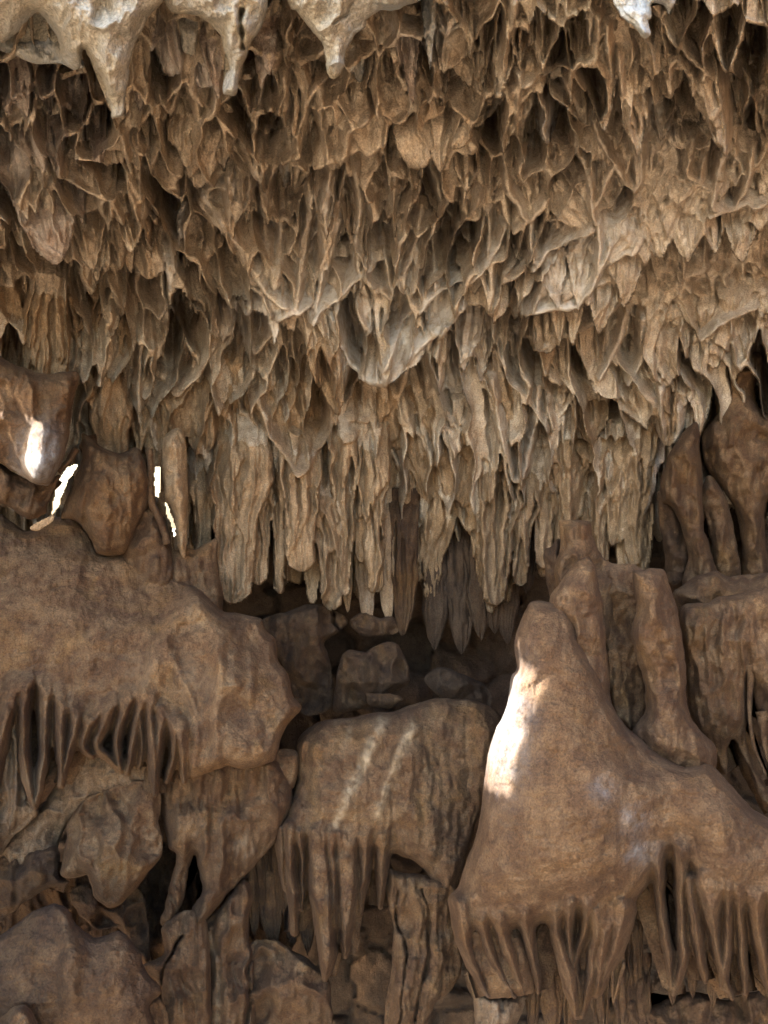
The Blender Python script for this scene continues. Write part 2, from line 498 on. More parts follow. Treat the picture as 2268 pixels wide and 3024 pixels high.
    idx = np.arange(nv * n).reshape(nv, n)
    nx = np.roll(idx, -1, 1)
    fq = np.stack([idx[:-1], idx[1:], nx[1:], nx[:-1]], -1).reshape(-1, 4)
    c0 = len(V)
    V = np.concatenate([V, V[idx[0]].mean(0, keepdims=True), V[idx[-1]].mean(0, keepdims=True)])
    ft = np.concatenate([np.stack([idx[0], nx[0], np.full(n, c0)], -1), np.stack([nx[-1], idx[-1], np.full(n, c0 + 1)], -1)])
    pl = np.clip(np.concatenate([crust_and_sun_at(XX, YY).ravel(), [0, 0]]) + pale, 0, 1)
    TRI[0] += 2 * len(fq)
    return mesh_obj(name, V, [fq, ft], mat, parent, pl)


# ------------------------------------------------------------------ thin ribs: (x, y, half width) along a path
def fin(name, pts, z, mat='tan', deep=1.5, parent=None, z1=None, rough=1.0, pale=0.0, na=12, step=5.0):
    sd = rnd.randint(0, 9999)
    P = np.array(pts, float)
    seg = np.hypot(np.diff(P[:, 0]), np.diff(P[:, 1])); tt = np.concatenate([[0], np.cumsum(seg)])
    L = tt[-1]; nv = max(6, int(L / step))
    # smooth (Catmull-Rom through the points)
    tq = np.linspace(0, L, nv)
    def cr(v):
        m = np.gradient(v, tt); i = np.clip(np.searchsorted(tt, tq, 'right') - 1, 0, len(tt) - 2)
        h = tt[i + 1] - tt[i]; a = (tq - tt[i]) / h
        return ((2 * a ** 3 - 3 * a ** 2 + 1) * v[i] + (a ** 3 - 2 * a ** 2 + a) * h * m[i] + (-2 * a ** 3 + 3 * a ** 2) * v[i + 1] + (a ** 3 - a ** 2) * h * m[i + 1])
    x, y, r = cr(P[:, 0]), cr(P[:, 1]), np.maximum(cr(P[:, 2]), 0.8)
    zc = np.linspace(z, z if z1 is None else z1, nv)
    dx, dy = np.gradient(x), np.gradient(y); dl = np.hypot(dx, dy) + 1e-9
    nxn, nyn = dy / dl, -dx / dl
    a = np.linspace(0, 2 * math.pi, na, endpoint=False)
    ca, sa = np.cos(a)[None], np.sin(a)[None]
    T = tq[:, None]
    rn = r[:, None] * (1 + rough * (0.16 * vnoise(T / 14 + sd, a[None] * 1.1 + sd, 2) + 0.12 * vnoise(T / 60 + sd, a[None] * 0.6, 3)))
    X = x[:, None] + nxn[:, None] * ca * rn; Y = y[:, None] + nyn[:, None] * ca * rn
    Z = zc[:, None] - sa * rn * deep * zc[:, None] / F
    V = place(X, Y, Z).reshape(-1, 3)
    idx = np.arange(nv * na).reshape(nv, na); nx = np.roll(idx, -1, 1)
    fq = np.stack([idx[:-1], nx[:-1], nx[1:], idx[1:]], -1).reshape(-1, 4)
    c0 = len(V)
    e0 = place(x[0], y[0], zc[0])[None]; e1 = place(x[-1] + dx[-1] * 0.5, y[-1] + dy[-1] * 0.5, zc[-1])[None]
    V = np.concatenate([V, e0, e1])
    ft = np.concatenate([np.stack([nx[0], idx[0], np.full(na, c0)], -1), np.stack([idx[-1], nx[-1], np.full(na, c0 + 1)], -1)])
    pl = np.clip(np.concatenate([crust_and_sun_at(X, Y).ravel(), [0, 0]]) + pale, 0, 1)
    TRI[0] += 2 * len(fq)
    return mesh_obj(name, V, [fq, ft], mat, parent, pl)


# ------------------------------------------------------------------ big rounded bodies from an outline
def smooth_closed(P, k=4):
    P = np.array(P, float); n = len(P); out = []
    for i in range(n):
        a, b, c, d = P[i - 1], P[i], P[(i + 1) % n], P[(i + 2) % n]
        for j in range(k):
            t = j / k
            out.append(0.5 * ((2 * b) + (c - a) * t + (2 * a - 5 * b + 4 * c - d) * t * t + (3 * b - a - 3 * c + d) * t ** 3))
    return np.array(out)


def seg_dist(X, Y, P, closed=True):
    x = X.ravel(); y = Y.ravel()
    d = np.full(x.shape, 1e9); ins = np.zeros(x.shape, bool)
    n = len(P)
    for i in range(n if closed else n - 1):
        ax, ay = P[i]; bx, by = P[(i + 1) % n]
        ex, ey = bx - ax, by - ay
        h = np.clip(((x - ax) * ex + (y - ay) * ey) / (ex * ex + ey * ey + 1e-9), 0, 1)
        q = (x - ax - h * ex) ** 2 + (y - ay - h * ey) ** 2
        np.minimum(d, q, out=d)
        if closed and ay != by:
            c = (ay > y) != (by > y)
            ins ^= c & (x < (bx - ax) * (y - ay) / (by - ay) + ax)
    d = np.sqrt(d)
    if closed: d = np.where(ins, d, -d)
    return d.reshape(X.shape)


def blur(a, r):
    r = max(1, int(r))
    for ax in (0, 1):
        for _ in range(3):
            p = np.concatenate([np.repeat(np.take(a, [0], ax), r + 1, ax), a, np.repeat(np.take(a, [-1], ax), r, ax)], ax)
            c = np.cumsum(p, ax); m = a.shape[ax]
            a = (np.take(c, np.arange(2 * r + 1, 2 * r + 1 + m), ax) - np.take(c, np.arange(0, m), ax)) / (2 * r + 1) if True else a
    return a


def solid(name, outline, z, mat='flow', crust=(), R=120, T=110, gx=0.0, gy=0.0, step=4.0, ridges=(), dents=(), noise=1.5, nscale=1.0, flute=0.0,
          roll=14, parent=None, wig=9.0, pale=0.0, back=120, round_=True, pockets=None, facet=0.0, slots=(), fringe=(), blend=16, fringe_name='stalactite', ridged=0.0, ripple=2.2):
    """outline in photo px; z distance of its middle edge (m); T: how far the middle stands forward (px); gx, gy: metres further per px"""
    sd = rnd.randint(0, 999)
    CRUST_AND_SUN.extend(crust)
    P = smooth_closed(outline, 8)
    L = np.cumsum(np.hypot(*(np.roll(P, -1, 0) - P).T))
    P = P + np.stack([fbm(L / 55 + sd, L * 0, 1, 4, .6), fbm(L / 55 + sd, L * 0 + 9.5, 3, 4, .6)], -1) * wig
    AP = np.concatenate([P] + [np.array(f_, float)[:, :2] + k * np.array(f_, float)[:, 2:3] for f_ in fringe for k in (-1, 1)])
    x0, y0 = AP.min(0) - 4 * step; x1, y1 = AP.max(0) + 4 * step
    xs = np.arange(x0, x1, step); ys = np.arange(y0, y1, step)
    X, Y = np.meshgrid(xs, ys)
    d = seg_dist(X, Y, P)
    rib_own = np.zeros(X.shape, np.int64)
    rib_up = np.zeros(X.shape)
    if fringe:
        d0 = d.copy(); best = np.full(X.shape, -1e9)
        XW = X + 5 * fbm(X / 40 + sd, Y / 60, 1, 2); YW = Y
        for i, f_ in enumerate(fringe):
            f_ = np.array(f_, float)
            sel = (X > f_[:, 0].min() - 90) & (X < f_[:, 0].max() + 90) & (Y > f_[:, 1].min() - 90) & (Y < f_[:, 1].max() + 90)
            xx, yy = XW[sel], YW[sel]
            dr = np.full(xx.shape, -1e9)
            k = np.linspace(0, len(f_) - 1, (len(f_) - 1) * 6 + 1)
            g_ = np.stack([np.interp(k, np.arange(len(f_)), f_[:, c]) for c in range(3)], 1)
            for _ in range(12): g_[1:-1] = (g_[:-2] + 2 * g_[1:-1] + g_[2:]) / 4
            for (ax, ay, ar), (bx, by, br) in zip(g_[:-1], g_[1:]):
                ex, ey = bx - ax, by - ay
                h_ = np.clip(((xx - ax) * ex + (yy - ay) * ey) / (ex * ex + ey * ey + 1e-9), 0, 1)
                dr = np.maximum(dr, ar + (br - ar) * h_ - np.hypot(xx - ax - h_ * ex, yy - ay - h_ * ey))
            full = np.full(X.shape, -1e9); full[sel] = dr
            upd = full > best
            rib_own[upd & (full > -3) & (d0 < 8)] = i + 1
            best = np.maximum(best, full)
            hh = np.clip(blend - np.abs(d - full), 0, None) / blend
            d = np.maximum(d, full) + hh * hh * blend * 0.25
        rib_up = np.clip(best, 0, None)
    gyd, gxd = np.gradient(d, step)
    # quads whose middle lies inside
    dc = 0.25 * (d[:-1, :-1] + d[1:, :-1] + d[:-1, 1:] + d[1:, 1:])
    keep = dc > 0
    ny, nx_ = X.shape
    idx = np.arange(ny * nx_).reshape(ny, nx_)
    q = np.stack([idx[:-1, :-1], idx[1:, :-1], idx[1:, 1:], idx[:-1, 1:]], -1)[keep]
    # edges used once
    E = np.concatenate([q[:, [0, 1]], q[:, [1, 2]], q[:, [2, 3]], q[:, [3, 0]]])
    key = np.sort(E, 1); kk = key[:, 0].astype(np.int64) * (ny * nx_) + key[:, 1]
    _, inv, cnt = np.unique(kk, return_inverse=True, return_counts=True)
    BE = E[cnt[inv] == 1]
    bv = np.unique(BE)
    g = np.hypot(gxd, gyd).ravel() + 1e-6
    Xf, Yf, df = X.ravel().copy(), Y.ravel().copy(), d.ravel().copy()
    Xf[bv] -= df[bv] * (gxd.ravel() / g)[bv]; Yf[bv] -= df[bv] * (gyd.ravel() / g)[bv]
    df[bv] = 0
    dpos = np.clip(d, 0, None)
    qd = blur(dpos, R * 0.18 / step)
    h = T * np.sqrt(np.clip(1 - (1 - np.clip(qd / R, 0, 1)) ** 2, 0, 1))
    if fringe: h = h + (1.6 * np.minimum(rib_up, 22) + 34 * sstep(0, 16, rib_up)) * (1 - sstep(5, 75, d0))
    h = h * np.sqrt(np.clip(1 - (1 - np.clip(df.reshape(X.shape) / roll, 0, 1)) ** 2, 0, 1)) * 0.55 + 0.45 * h * np.clip(df.reshape(X.shape) / (roll * 2.0), 0, 1)
    fade = np.clip(df.reshape(X.shape) / (roll * 1.5), 0, 1)
    wx = X + 18 * fbm(X / 90 + sd, Y / 90, 2, 2); wy = Y + 18 * fbm(X / 90, Y / 90 + sd, 5, 2)
    for (pl_, wd, ht) in ridges:
        dr = seg_dist(wx, wy, np.array(pl_, float), False)
        h = h + ht * np.exp(-(dr / wd) ** 2) * fade
    for (cx, cy, rx, ry, dp) in dents:
        h = h - dp * np.exp(-(((wx - cx) / rx) ** 2 + ((wy - cy) / ry) ** 2) ** 1.5) * fade
    for (pl_, wd, dp) in slots:
        dr = seg_dist(wx, wy, np.array(pl_, float), False) + wd * 0.5 * vnoise(X / 30, Y / 30, 2)
        h = h - dp * (1 - sstep(0, wd, dr)) * np.clip(df.reshape(X.shape) / 5, 0, 1)
    if pockets:
        cw, cl, cd = pockets[:3]; top = pockets[3] if len(pockets) > 3 else -1e9
        e, du, dv, rr = cells(wx / cw + sd, wy / cl, sd, 0.8)
        rim = 0.14 + 0.08 * vnoise(X / 30, Y / 30, 3)
        h = h - cd * cw * (0.2 + 1.2 * rr) * sstep(rim, rim + 0.4, e) * np.clip(0.6 - 0.8 * dv, 0.1, 1) * fade * sstep(top - 60, top + 60, Y)
    if facet >= 20:
        rf = random.Random(sd)
        ext = max(P[:, 0].max() - P[:, 0].min(), P[:, 1].max() - P[:, 1].min()) * 0.5
        fcx, fcy = P.mean(0)
        for i in range(8):
            th = i * 0.785 + rf.uniform(-0.4, 0.4); sl = rf.uniform(0.6, 1.5)
            pl_h = T * rf.uniform(0.95, 1.25) - sl * ((wx - fcx) * math.cos(th) + (wy - fcy) * math.sin(th) - ext * rf.uniform(-0.05, 0.35))
            h = np.minimum(h, np.maximum(pl_h, 0.45 * h))
    h = h + noise * fade * (18 * fbm(X / (150 * nscale) + sd, Y / (170 * nscale), 0, 3) + 8 * fbm(wx / 44 + sd, wy / 60, 2, 3) + 4.2 * fbm(X / 13 + sd, Y / 17, 4, 3))
    h = h + ripple * fade * (vnoise(wx / 75 + sd, (wy + 20 * fbm(X / 110, Y / 200, 3, 2)) / 11, 5) + 0.6 * vnoise(wx / 40, wy / 7 + sd, 6))
    if ridged:
        h = h + ridged * fade * (1 - 2 * np.abs(fbm(wx / 70 + sd, wy / 130, 1, 3)) - 0.5)
    if flute:
        h = h + flute * fade * fbm(wx / 24 + sd, wy / 240, 3, 3)
    cx, cy = P.mean(0)
    Zb = z + gx * (Xf - cx) + gy * (Yf - cy)
    ZZ = Zb - h.ravel() * z / F
    used = np.unique(q)
    remap = -np.ones(ny * nx_, np.int64); remap[used] = np.arange(len(used))
    V = place(Xf[used], Yf[used], ZZ[used])
    fq = remap[q]
    # turn the rim round to the back
    nb = len(bv); rb = -np.ones(ny * nx_, np.int64)
    rings = [remap[bv]]
    for k, (inw, dep) in enumerate(((0.10, 0.35), (0.30, 0.75), (0.55, 1.0))):
        ix = Xf[bv] + (gxd.ravel() / g)[bv] * inw * min(R, 80); iy = Yf[bv] + (gyd.ravel() / g)[bv] * inw * min(R, 80)
        rings.append(len(V) + np.arange(nb))
        V = np.concatenate([V, place(ix, iy, Zb[bv] + dep * back * z / F)])
    fs = []
    for r0, r1 in zip(rings[:-1], rings[1:]):
        m0 = -np.ones(ny * nx_, np.int64); m0[bv] = r0; m1 = -np.ones(ny * nx_, np.int64); m1[bv] = r1
        fs.append(np.stack([m0[BE[:, 1]], m0[BE[:, 0]], m1[BE[:, 0]], m1[BE[:, 1]]], -1))
    c0 = len(V); V = np.concatenate([V, place(cx, cy, z + back * z / F)[None]])
    ml = -np.ones(ny * nx_, np.int64); ml[bv] = rings[-1]
    ft = np.stack([ml[BE[:, 1]], ml[BE[:, 0]], np.full(len(BE), c0)], -1)
    pl = np.zeros(len(V)); pl[:len(used)] = crust_and_sun_at(Xf[used], Yf[used])
    pl = np.clip(pl + pale, 0, 1)
    if crust: del CRUST_AND_SUN[-len(crust):]
    TRI[0] += 2 * len(fq)
    if fringe:
        own = np.zeros(len(V), np.int64); ro = rib_own.ravel()
        own[:len(used)] = ro[used]
        for r_ in rings[1:]: own[r_] = ro[bv]
        nf_ = len(fringe)
        out = pieces(V, [fq] + fs + [ft], own, pl, [name] + [fringe_name] * nf_, [mat] * (nf_ + 1), [parent] + [0] * nf_)
        return out[0]
    return mesh_obj(name, V, [fq] + fs + [ft], mat, parent, pl)

# ------------------------------------------------------------------ the setting: rock sheets behind everything
K = 1134 / 1659.0                       # the tracing was done on enlargements of this scale


def tr(o, pts):
    return [(o[0] + p[0] * K, o[1] + p[1] * K) + tuple(v * K for v in p[2:3]) for p in pts]


R1, R2, R3, R4 = (0, 0), (1134, 0), (0, 700), (1134, 700)
R5, R6, R7, R8 = (0, 1400), (1134, 1400), (0, 2200), (1134, 2200)

CRUST_AND_SUN += [
    (130, 450, 190, 260, .32), (1030, 760, 300, 260, .26), (1900, 560, 340, 300, .26), (700, 560, 200, 120, .2), (1450, 700, 200, 160, .2),
    # x, y, rx, ry, strength: the white rim of the V ledge and its arms
    (1010, 885, 60, 26, .9), (900, 905, 60, 25, .9), (1130, 1098, 90, 24, 1), (1235, 1030, 40, 50, .95), (1290, 950, 55, 45, .75), (1040, 1040, 45, 60, .6),
    (1090, 930, 90, 60, .6), (1105, 780, 50, 60, .5), (735, 900, 70, 45, .9), (800, 960, 30, 60, .7), (500, 770, 26, 60, .95), (505, 900, 40, 50, .45),
    (1370, 985, 45, 65, .9), (1500, 1060, 60, 70, .55), (1345, 1120, 60, 60, .65), (1620, 350, 42, 55, .85), (1690, 730, 100, 60, .95), (1830, 660, 70, 60, .6),
    (1930, 350, 50, 60, .6), (1960, 420, 70, 60, .45), (1600, 880, 90, 40, .5), (1700, 830, 90, 70, .6), (530, 670, 18, 40, 1), (840, 535, 14, 34, .9),
    (1450, 1010, 40, 60, .4), (1000, 590, 120, 50, .35), (1180, 700, 70, 70, .3), (1290, 120, 40, 60, .8), (1180, 90, 60, 40, .8), (780, 215, 26, 40, .8),
    (60, 380, 70, 190, .5), (100, 700, 80, 60, .2), (520, 180, 50, 40, .5), (2080, 800, 120, 60, .35), (600, 250, 70, 40, .3), (1010, 1250, 30, 30, .4),
    (730, 1010, 60, 40, .4), (1380, 690, 40, 60, .3), (2150, 470, 60, 40, .4), (1215, 270, 16, 50, .5), (1560, 470, 30, 40, .5),
]


def rock_sheet(name, xr, yr, step, zfun, hfun, mat, label, holes=()):
    xs = np.arange(xr[0], xr[1], step); ys = np.arange(yr[0], yr[1], step)
    X, Y = np.meshgrid(xs, ys)
    h = hfun(X, Y)
    Z = zfun(X, Y)
    V = place(X, Y, Z - h * Z / F).reshape(-1, 3)
    ny, nx = X.shape
    idx = np.arange(ny * nx).reshape(ny, nx)
    q = np.stack([idx[:-1, :-1], idx[1:, :-1], idx[1:, 1:], idx[:-1, 1:]], -1)
    keep = np.ones(q.shape[:2], bool)
    for hp in holes:
        d = seg_dist(X[:-1, :-1] + step / 2, Y[:-1, :-1] + step / 2, np.array(hp, float))
        keep &= d < 0
    q = q[keep]
    TRI[0] += 2 * len(q)
    o = mesh_obj(name, V, [q], mat, None, np.clip(crust_and_sun_at(X, Y).ravel() * 0.9, 0, 1))
    return tag(o, label, kind='structure')


CEIL = Relief((-420, 2690), (-230, 1830), 3.6)


def lattice(X, Y):
    """leaf-shaped pockets between thin wavy walls; the pockets grow longer towards the lowest row"""
    wx = X + 26 * fbm(X / 170, Y / 150, 1, 3) + 12 * vnoise(X / 60, Y / 75, 6); wy = Y + 40 * fbm(X / 110 + 5, Y / 200, 3, 2)
    yy = np.arange(-700, 3000, 20.0); ln = np.interp(yy, [0, 300, 650, 900, 1150, 1500], [215, 225, 240, 290, 420, 620])
    cum = np.cumsum(20.0 / ln)
    v = np.interp(wy, yy, cum)
    # flow: the walls lean towards the middle of the ceiling
    lean = -0.45 * np.clip((1080 - wx) / 600, -0.8, 1) * np.clip(wy - 760, -330, 330) * (1 - sstep(900, 1250, wy))
    ux = wx + lean
    e, du, dv, rr = cells(ux / 125, v * 0.8, 2, 0.85, 1.6)
    h = 44 * (rr - 0.4) + 66 * np.clip(dv + 0.5, 0, 1) * sstep(0, 0.10, e)
    e1, du1, dv1, r1 = cells(ux / 58 + 0.25 * fbm(X / 50, Y / 120, 5, 2), v * 1.0, 4, 0.85, 1.7)
    p1 = 0.6 * sstep(0.08, 0.20, e1) + 0.4 * sstep(0.1, 0.9, e1)
    net = -240 * (0.15 + r1 + 0.9 * sstep(0.72, 0.9, r1)) * p1 * np.clip(0.75 - 0.9 * dv1, 0.2, 1.1)
    e2, du2, dv2, r2 = cells(ux / 27 + 0.3 * fbm(X / 40, Y / 80, 6, 2), v * 2.0, 6, 0.85, 1.6)
    net = net - 64 * np.clip(r2 * 1.3 - 0.3, 0, 1) * sstep(0.10, 0.34, e2) * np.clip(0.7 - 0.8 * dv2, 0.2, 1)
    h = h + net
    h = h + 22 * fbm(X / 120, Y / 160, 3, 3)
    # pitted slope at the right
    m = sstep(1480, 1700, X + 90 * fbm(X / 160, Y / 160, 2, 2)) * sstep(330, 460, Y) * (1 - sstep(900, 1050, Y))
    e3, du3, dv3, r3 = cells(wx / 62, wy / 95, 1, 0.9, 1.2)
    e4, du4, dv4, r4 = cells(wx / 22, wy / 28, 5, 0.9, 1.1)
    hp = -70 * (r3 - 0.2) * sstep(0.05, 0.5, e3) - 24 * np.clip(r4 * 1.8 - 0.8, 0, 1) * sstep(0.1, 0.5, e4) + 30 * fbm(X / 70, Y / 80, 2, 4)
    return h * (1 - 0.75 * m) + hp * m * 0.9, net * (1 - 0.6 * m)


CEIL.Zs = Zc(CEIL.X, CEIL.Y) + 1.0 * sstep(1560, 1860, CEIL.Y + 60 * fbm(CEIL.X / 120, CEIL.Y / 200, 2, 3))
LAT, NET = lattice(CEIL.X, CEIL.Y)
CEIL.H = (CEIL.Zb - CEIL.Zs) * F / CEIL.Zb + LAT
CEIL.Hs = blur(CEIL.H, 30 / CEIL.st) + 44

SLITS = [tr(R5, [(222, 178), (226, 130), (245, 62), (262, 10), (292, -30), (335, -45), (330, -20), (298, 20), (276, 75), (252, 145)]),
         tr(R5, [(671, -30), (690, -28), (691, 50), (686, 100), (674, 96), (668, 40)]), tr(R5, [(716, 128), (730, 150), (752, 205), (762, 262), (752, 268), (738, 220), (722, 175)])]


def widen(poly, m):
    c = np.mean(np.array(poly), 0)
    return [tuple(c + (np.array(q) - c) * (1 + m / max(20, np.hypot(*(np.array(q) - c))))) for q in poly]


def h_back(X, Y):
    e, du, dv, rr = cells(X / 130 + 0.4 * fbm(X / 90, Y / 90, 1), Y / 150, 3, 0.9)
    return 70 * (rr - 0.5) + 30 * sstep(0, 0.2, e) + 30 * fbm(X / 160, Y / 160, 2, 3) + 8 * fbm(X / 30, Y / 60, 4, 3)


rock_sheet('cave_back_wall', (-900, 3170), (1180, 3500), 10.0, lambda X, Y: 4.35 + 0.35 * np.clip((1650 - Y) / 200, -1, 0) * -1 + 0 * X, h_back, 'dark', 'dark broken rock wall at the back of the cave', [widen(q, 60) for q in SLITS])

# ------------------------------------------------------------------ hanging boxwork, traced: root x, y, tip x, y, width on the enlargement (+ options)
ZONES = []


def zone(where, origin, rows, group, cat='stalactite', name='boxwork_pendant', kind=None):
    for r in rows:
        opt = dict(r[5]) if len(r) > 5 else {}
        lab = opt.pop('label', None)
        ct = opt.pop('cat', cat); nm = opt.pop('name', name)
        p = tr(origin, [(r[0], r[1]), (r[2], r[3])])
        w = r[4] * K * (1.35 if opt.get('taper') == 1.8 else 1.0)
        k = CEIL.hang(nm, p[0][0], p[0][1], p[1][0], p[1][1], w, **opt)
        if k is not None: ZONES.append((k, where, p[0], p[1], w, opt, lab, ct, group))


G = dict(mat='grey')
zone('under the largest pale stalactite', R1, [
    (40, 230, 120, 480, 140, G), (150, 260, 215, 465, 125, G), (290, 270, 350, 500, 165, G), (110, 470, 190, 735, 130, G),
    (200, 460, 260, 750, 140, G), (310, 570, 352, 935, 120, G), (215, 720, 250, 905, 80, G),
    (20, 520, 100, 950, 170, dict(mat='grey', carve=.4, pale=.2)), (400, 420, 425, 700, 120, G), (445, 500, 468, 980, 110, dict(clen=3.5)),
    (500, 500, 515, 615, 60), (570, 490, 580, 562, 50, dict(carve=.1, tipw=.6)), (545, 540, 612, 950, 100, dict(ncell=2, clen=6)), (650, 480, 620, 757, 135, dict(ncell=2, clen=3, carve=1.6)),
    (600, 300, 600, 480, 85, G), (690, 600, 755, 800, 95), (765, 720, 752, 880, 110), (792, 880, 775, 1045, 46, dict(pale=.9, carve=.2, rough=1.6)),
    (175, 840, 250, 1110, 260, dict(mat='grey', carve=.25)), (350, 900, 400, 1140, 180, dict(carve=.5)), (500, 940, 565, 1150, 120), (640, 900, 640, 1080, 100), (560, 900, 560, 1060, 110),
    (60, 640, 150, 760, 110, G), (-20, 250, 40, 470, 120, G), (-40, 480, 20, 720, 120, G),
], 'boxwork pendants hanging below the pale stalactites')
zone('under the slotted pale stalactite', R1, [
    (720, 330, 735, 500, 85, dict(ncell=2)), (800, 320, 840, 520, 115, dict(ncell=2, carve=1.5)), (900, 310, 868, 530, 120, dict(ncell=2, carve=1.5)),
    (680, 70, 762, 288, 135, dict(mat='grey', carve=.25, tipw=.5, pale=.15)), (820, 50, 822, 222, 80, dict(mat='pale', carve=.1, tipw=.6, pale=.3)), (885, 90, 950, 395, 95, dict(mat='grey', carve=.5)),
    (870, 250, 890, 380, 115, dict(mat='grey', carve=.5, tipw=.5, pale=.4)), (870, 460, 868, 790, 290, dict(ncell=7, clen=9, carve=.5, label='broad ribbed brown fan with a blunt tip hanging below the middle pale stalactite')),
    (950, 460, 960, 720, 150), (1062, 310, 1076, 517, 90, dict(ncell=2, clen=3, carve=1.7)), (1165, 40, 1135, 365, 105, dict(mat='grey', carve=.25)),
    (1180, 250, 1170, 560, 125, dict(carve=1.2)), (1085, 450, 1095, 628, 90, dict(tipw=.5)), (1152, 540, 1148, 800, 125, dict(ncell=2, carve=1.5)),
    (1280, 280, 1258, 658, 125, dict(ncell=2, clen=4, carve=1.6)), (1240, 60, 1255, 250, 80), (1340, 150, 1345, 345, 85), (1372, 310, 1345, 460, 105),
    (1440, 380, 1445, 700, 145, dict(ncell=2, clen=3, carve=1.5, tipw=.4)), (1530, 300, 1520, 560, 115), (1582, 200, 1575, 392, 72), (1540, 170, 1560, 350, 75, dict(mat='pale', pale=.4)),
    (1300, 620, 1275, 812, 115), (1230, 680, 1235, 785, 55, dict(pale=.7)), (1045, 740, 1020, 935, 105), (1130, 770, 1140, 965, 105), (1225, 780, 1215, 1005, 125),
    (940, 780, 1010, 1005, 125), (1000, 940, 1110, 1175, 145), (1322, 800, 1330, 1165, 80, dict(ncell=2)), (1470, 850, 1420, 1135, 120), (1400, 680, 1410, 1005, 105, dict(pale=.15)),
    (1540, 680, 1550, 985, 115), (1590, 850, 1545, 1165, 100), (900, 800, 985, 1000, 95), (1200, 960, 1190, 1180, 95), (1260, 900, 1270, 1150, 100), (1060, 780, 1075, 930, 80),
], 'boxwork pendants hanging below the pale stalactites')
zone('of the brown top fringe', R2, [
    (20, 120, 50, 362, 55), (70, 90, 80, 272, 62, dict(mat='grey')), (105, 20, 125, 412, 95, dict(mat='grey', ncell=2, clen=5)), (195, -60, 198, 262, 62, dict(mat='pale', pale=.5, carve=.3)),
    (120, 280, 85, 542, 125), (215, 200, 240, 452, 135, dict(ncell=2, carve=1.4)), (285, 30, 280, 147, 120, dict(ncell=2, clen=2, carve=1.6, pale=.3)), (265, 150, 262, 337, 45),
    (350, 30, 372, 192, 65), (420, 20, 418, 352, 150, dict(ncell=2, carve=1.4)), (330, 180, 430, 385, 210, dict(carve=.5)), (560, -40, 490, 432, 110, dict(ncell=2, clen=6, carve=1.5)),
    (610, -40, 585, 300, 90, dict(ncell=2, carve=1.5)), (680, -40, 685, 292, 72), (745, 40, 730, 282, 105), (830, 50, 840, 272, 85, dict(ncell=2)), (888, -30, 894, 202, 48, dict(pale=.45, carve=.1)),
    (945, 30, 850, 292, 150, dict(carve=.8)), (975, 100, 960, 535, 100, dict(ncell=2, clen=6, carve=1.6)), (915, 270, 945, 535, 100, dict(carve=1.4)), (630, 200, 560, 380, 150, dict(carve=.5)),
    (430, 400, 300, 620, 130, dict(carve=.4, label='plain diagonal brown fold slanting down to the left above the big wedge')),
    (225, 430, 240, 712, 160, dict(ncell=2, carve=.6, label='big pale tan wedge with a dark hollow on its left, below the top fringe')),
    (70, 470, 160, 700, 150, dict(carve=.12, tipw=.75, rough=1.3, cat='rock', name='rock_block', label='chunky broken tan block with square end beside the big tan wedge')),
    (500, 280, 510, 440, 120, dict(ncell=2)), (540, 400, 520, 625, 100), (625, 330, 600, 592, 125), (30, 360, 30, 480, 80),
], 'boxwork pendants along the top edge')
zone('at the top right corner', R2, [
    (1330, 20, 1410, 235, 175, dict(carve=.5)), (1440, 70, 1442, 242, 95), (1300, -40, 1330, 132, 85), (1480, -20, 1535, 115, 135, dict(ncell=2)), (1572, 30, 1582, 222, 85),
    (1640, 20, 1645, 260, 90), (1330, 180, 1478, 645, 135, dict(carve=.4, label='long smooth diagonal rib running down to the right near the upper right corner')), (1505, 330, 1512, 555, 65),
    (1560, 300, 1550, 545, 70), (1605, 230, 1615, 355, 70), (1640, 330, 1650, 600, 80), (1220, 20, 1300, 230, 110, dict(carve=.4)), (1120, 200, 1330, 290, 120, dict(carve=.3, rough=1.4)),
    (1210, -40, 1232, 45, 55, dict(mat='pale', pale=.8, carve=.1)), (1400, -40, 1420, 60, 80), (1590, -40, 1600, 60, 70),
], 'boxwork pendants along the top edge')
zone('on the pitted right slope', R2, [
    (705, 310, 705, 592, 155, dict(pale=.25)), (785, 330, 868, 505, 115), (820, 460, 832, 645, 125), (1060, 200, 1105, 640, 160, dict(ncell=3)),
    (920, 510, 1085, 832, 145, dict(carve=.5)), (1140, 620, 1150, 792, 110, dict(ncell=2, carve=1.5)), (1100, 410, 1115, 720, 110), (800, 620, 915, 965, 145), (890, 660, 905, 905, 130, dict(ncell=2)),
    (760, 780, 910, 1030, 230, dict(carve=.2, label='broad smooth brown fold above the white-stained pocket at the right')), (650, 900, 655, 1162, 115),
    (1350, 580, 1350, 792, 95, dict(ncell=2, carve=1.5)), (1385, 540, 1370, 782, 75), (1490, 620, 1420, 892, 130, dict(ncell=2, carve=1.4)), (1580, 580, 1512, 912, 140, dict(ncell=2, carve=1.4)),
    (1255, 540, 1290, 662, 105), (1190, 420, 1200, 600, 130, dict(pale=.2)), (1270, 400, 1360, 560, 150, dict(carve=.7)), (1040, 880, 930, 1180, 250, dict(carve=.15, pale=.3, rough=1.5, label='pale lobed wedge with pitted skin at the right middle')),
    (1180, 880, 1200, 1080, 210, dict(carve=.3, rough=1.5)), (1420, 900, 1430, 1060, 120), (1300, 900, 1310, 1100, 150, dict(carve=.5)), (1540, 900, 1550, 1100, 160, dict(carve=.7)), (1640, 700, 1630, 980, 110),
    (620, 560, 640, 960, 160), (700, 600, 720, 800, 90), (980, 820, 990, 960, 120),
], 'boxwork pendants on the right slope')
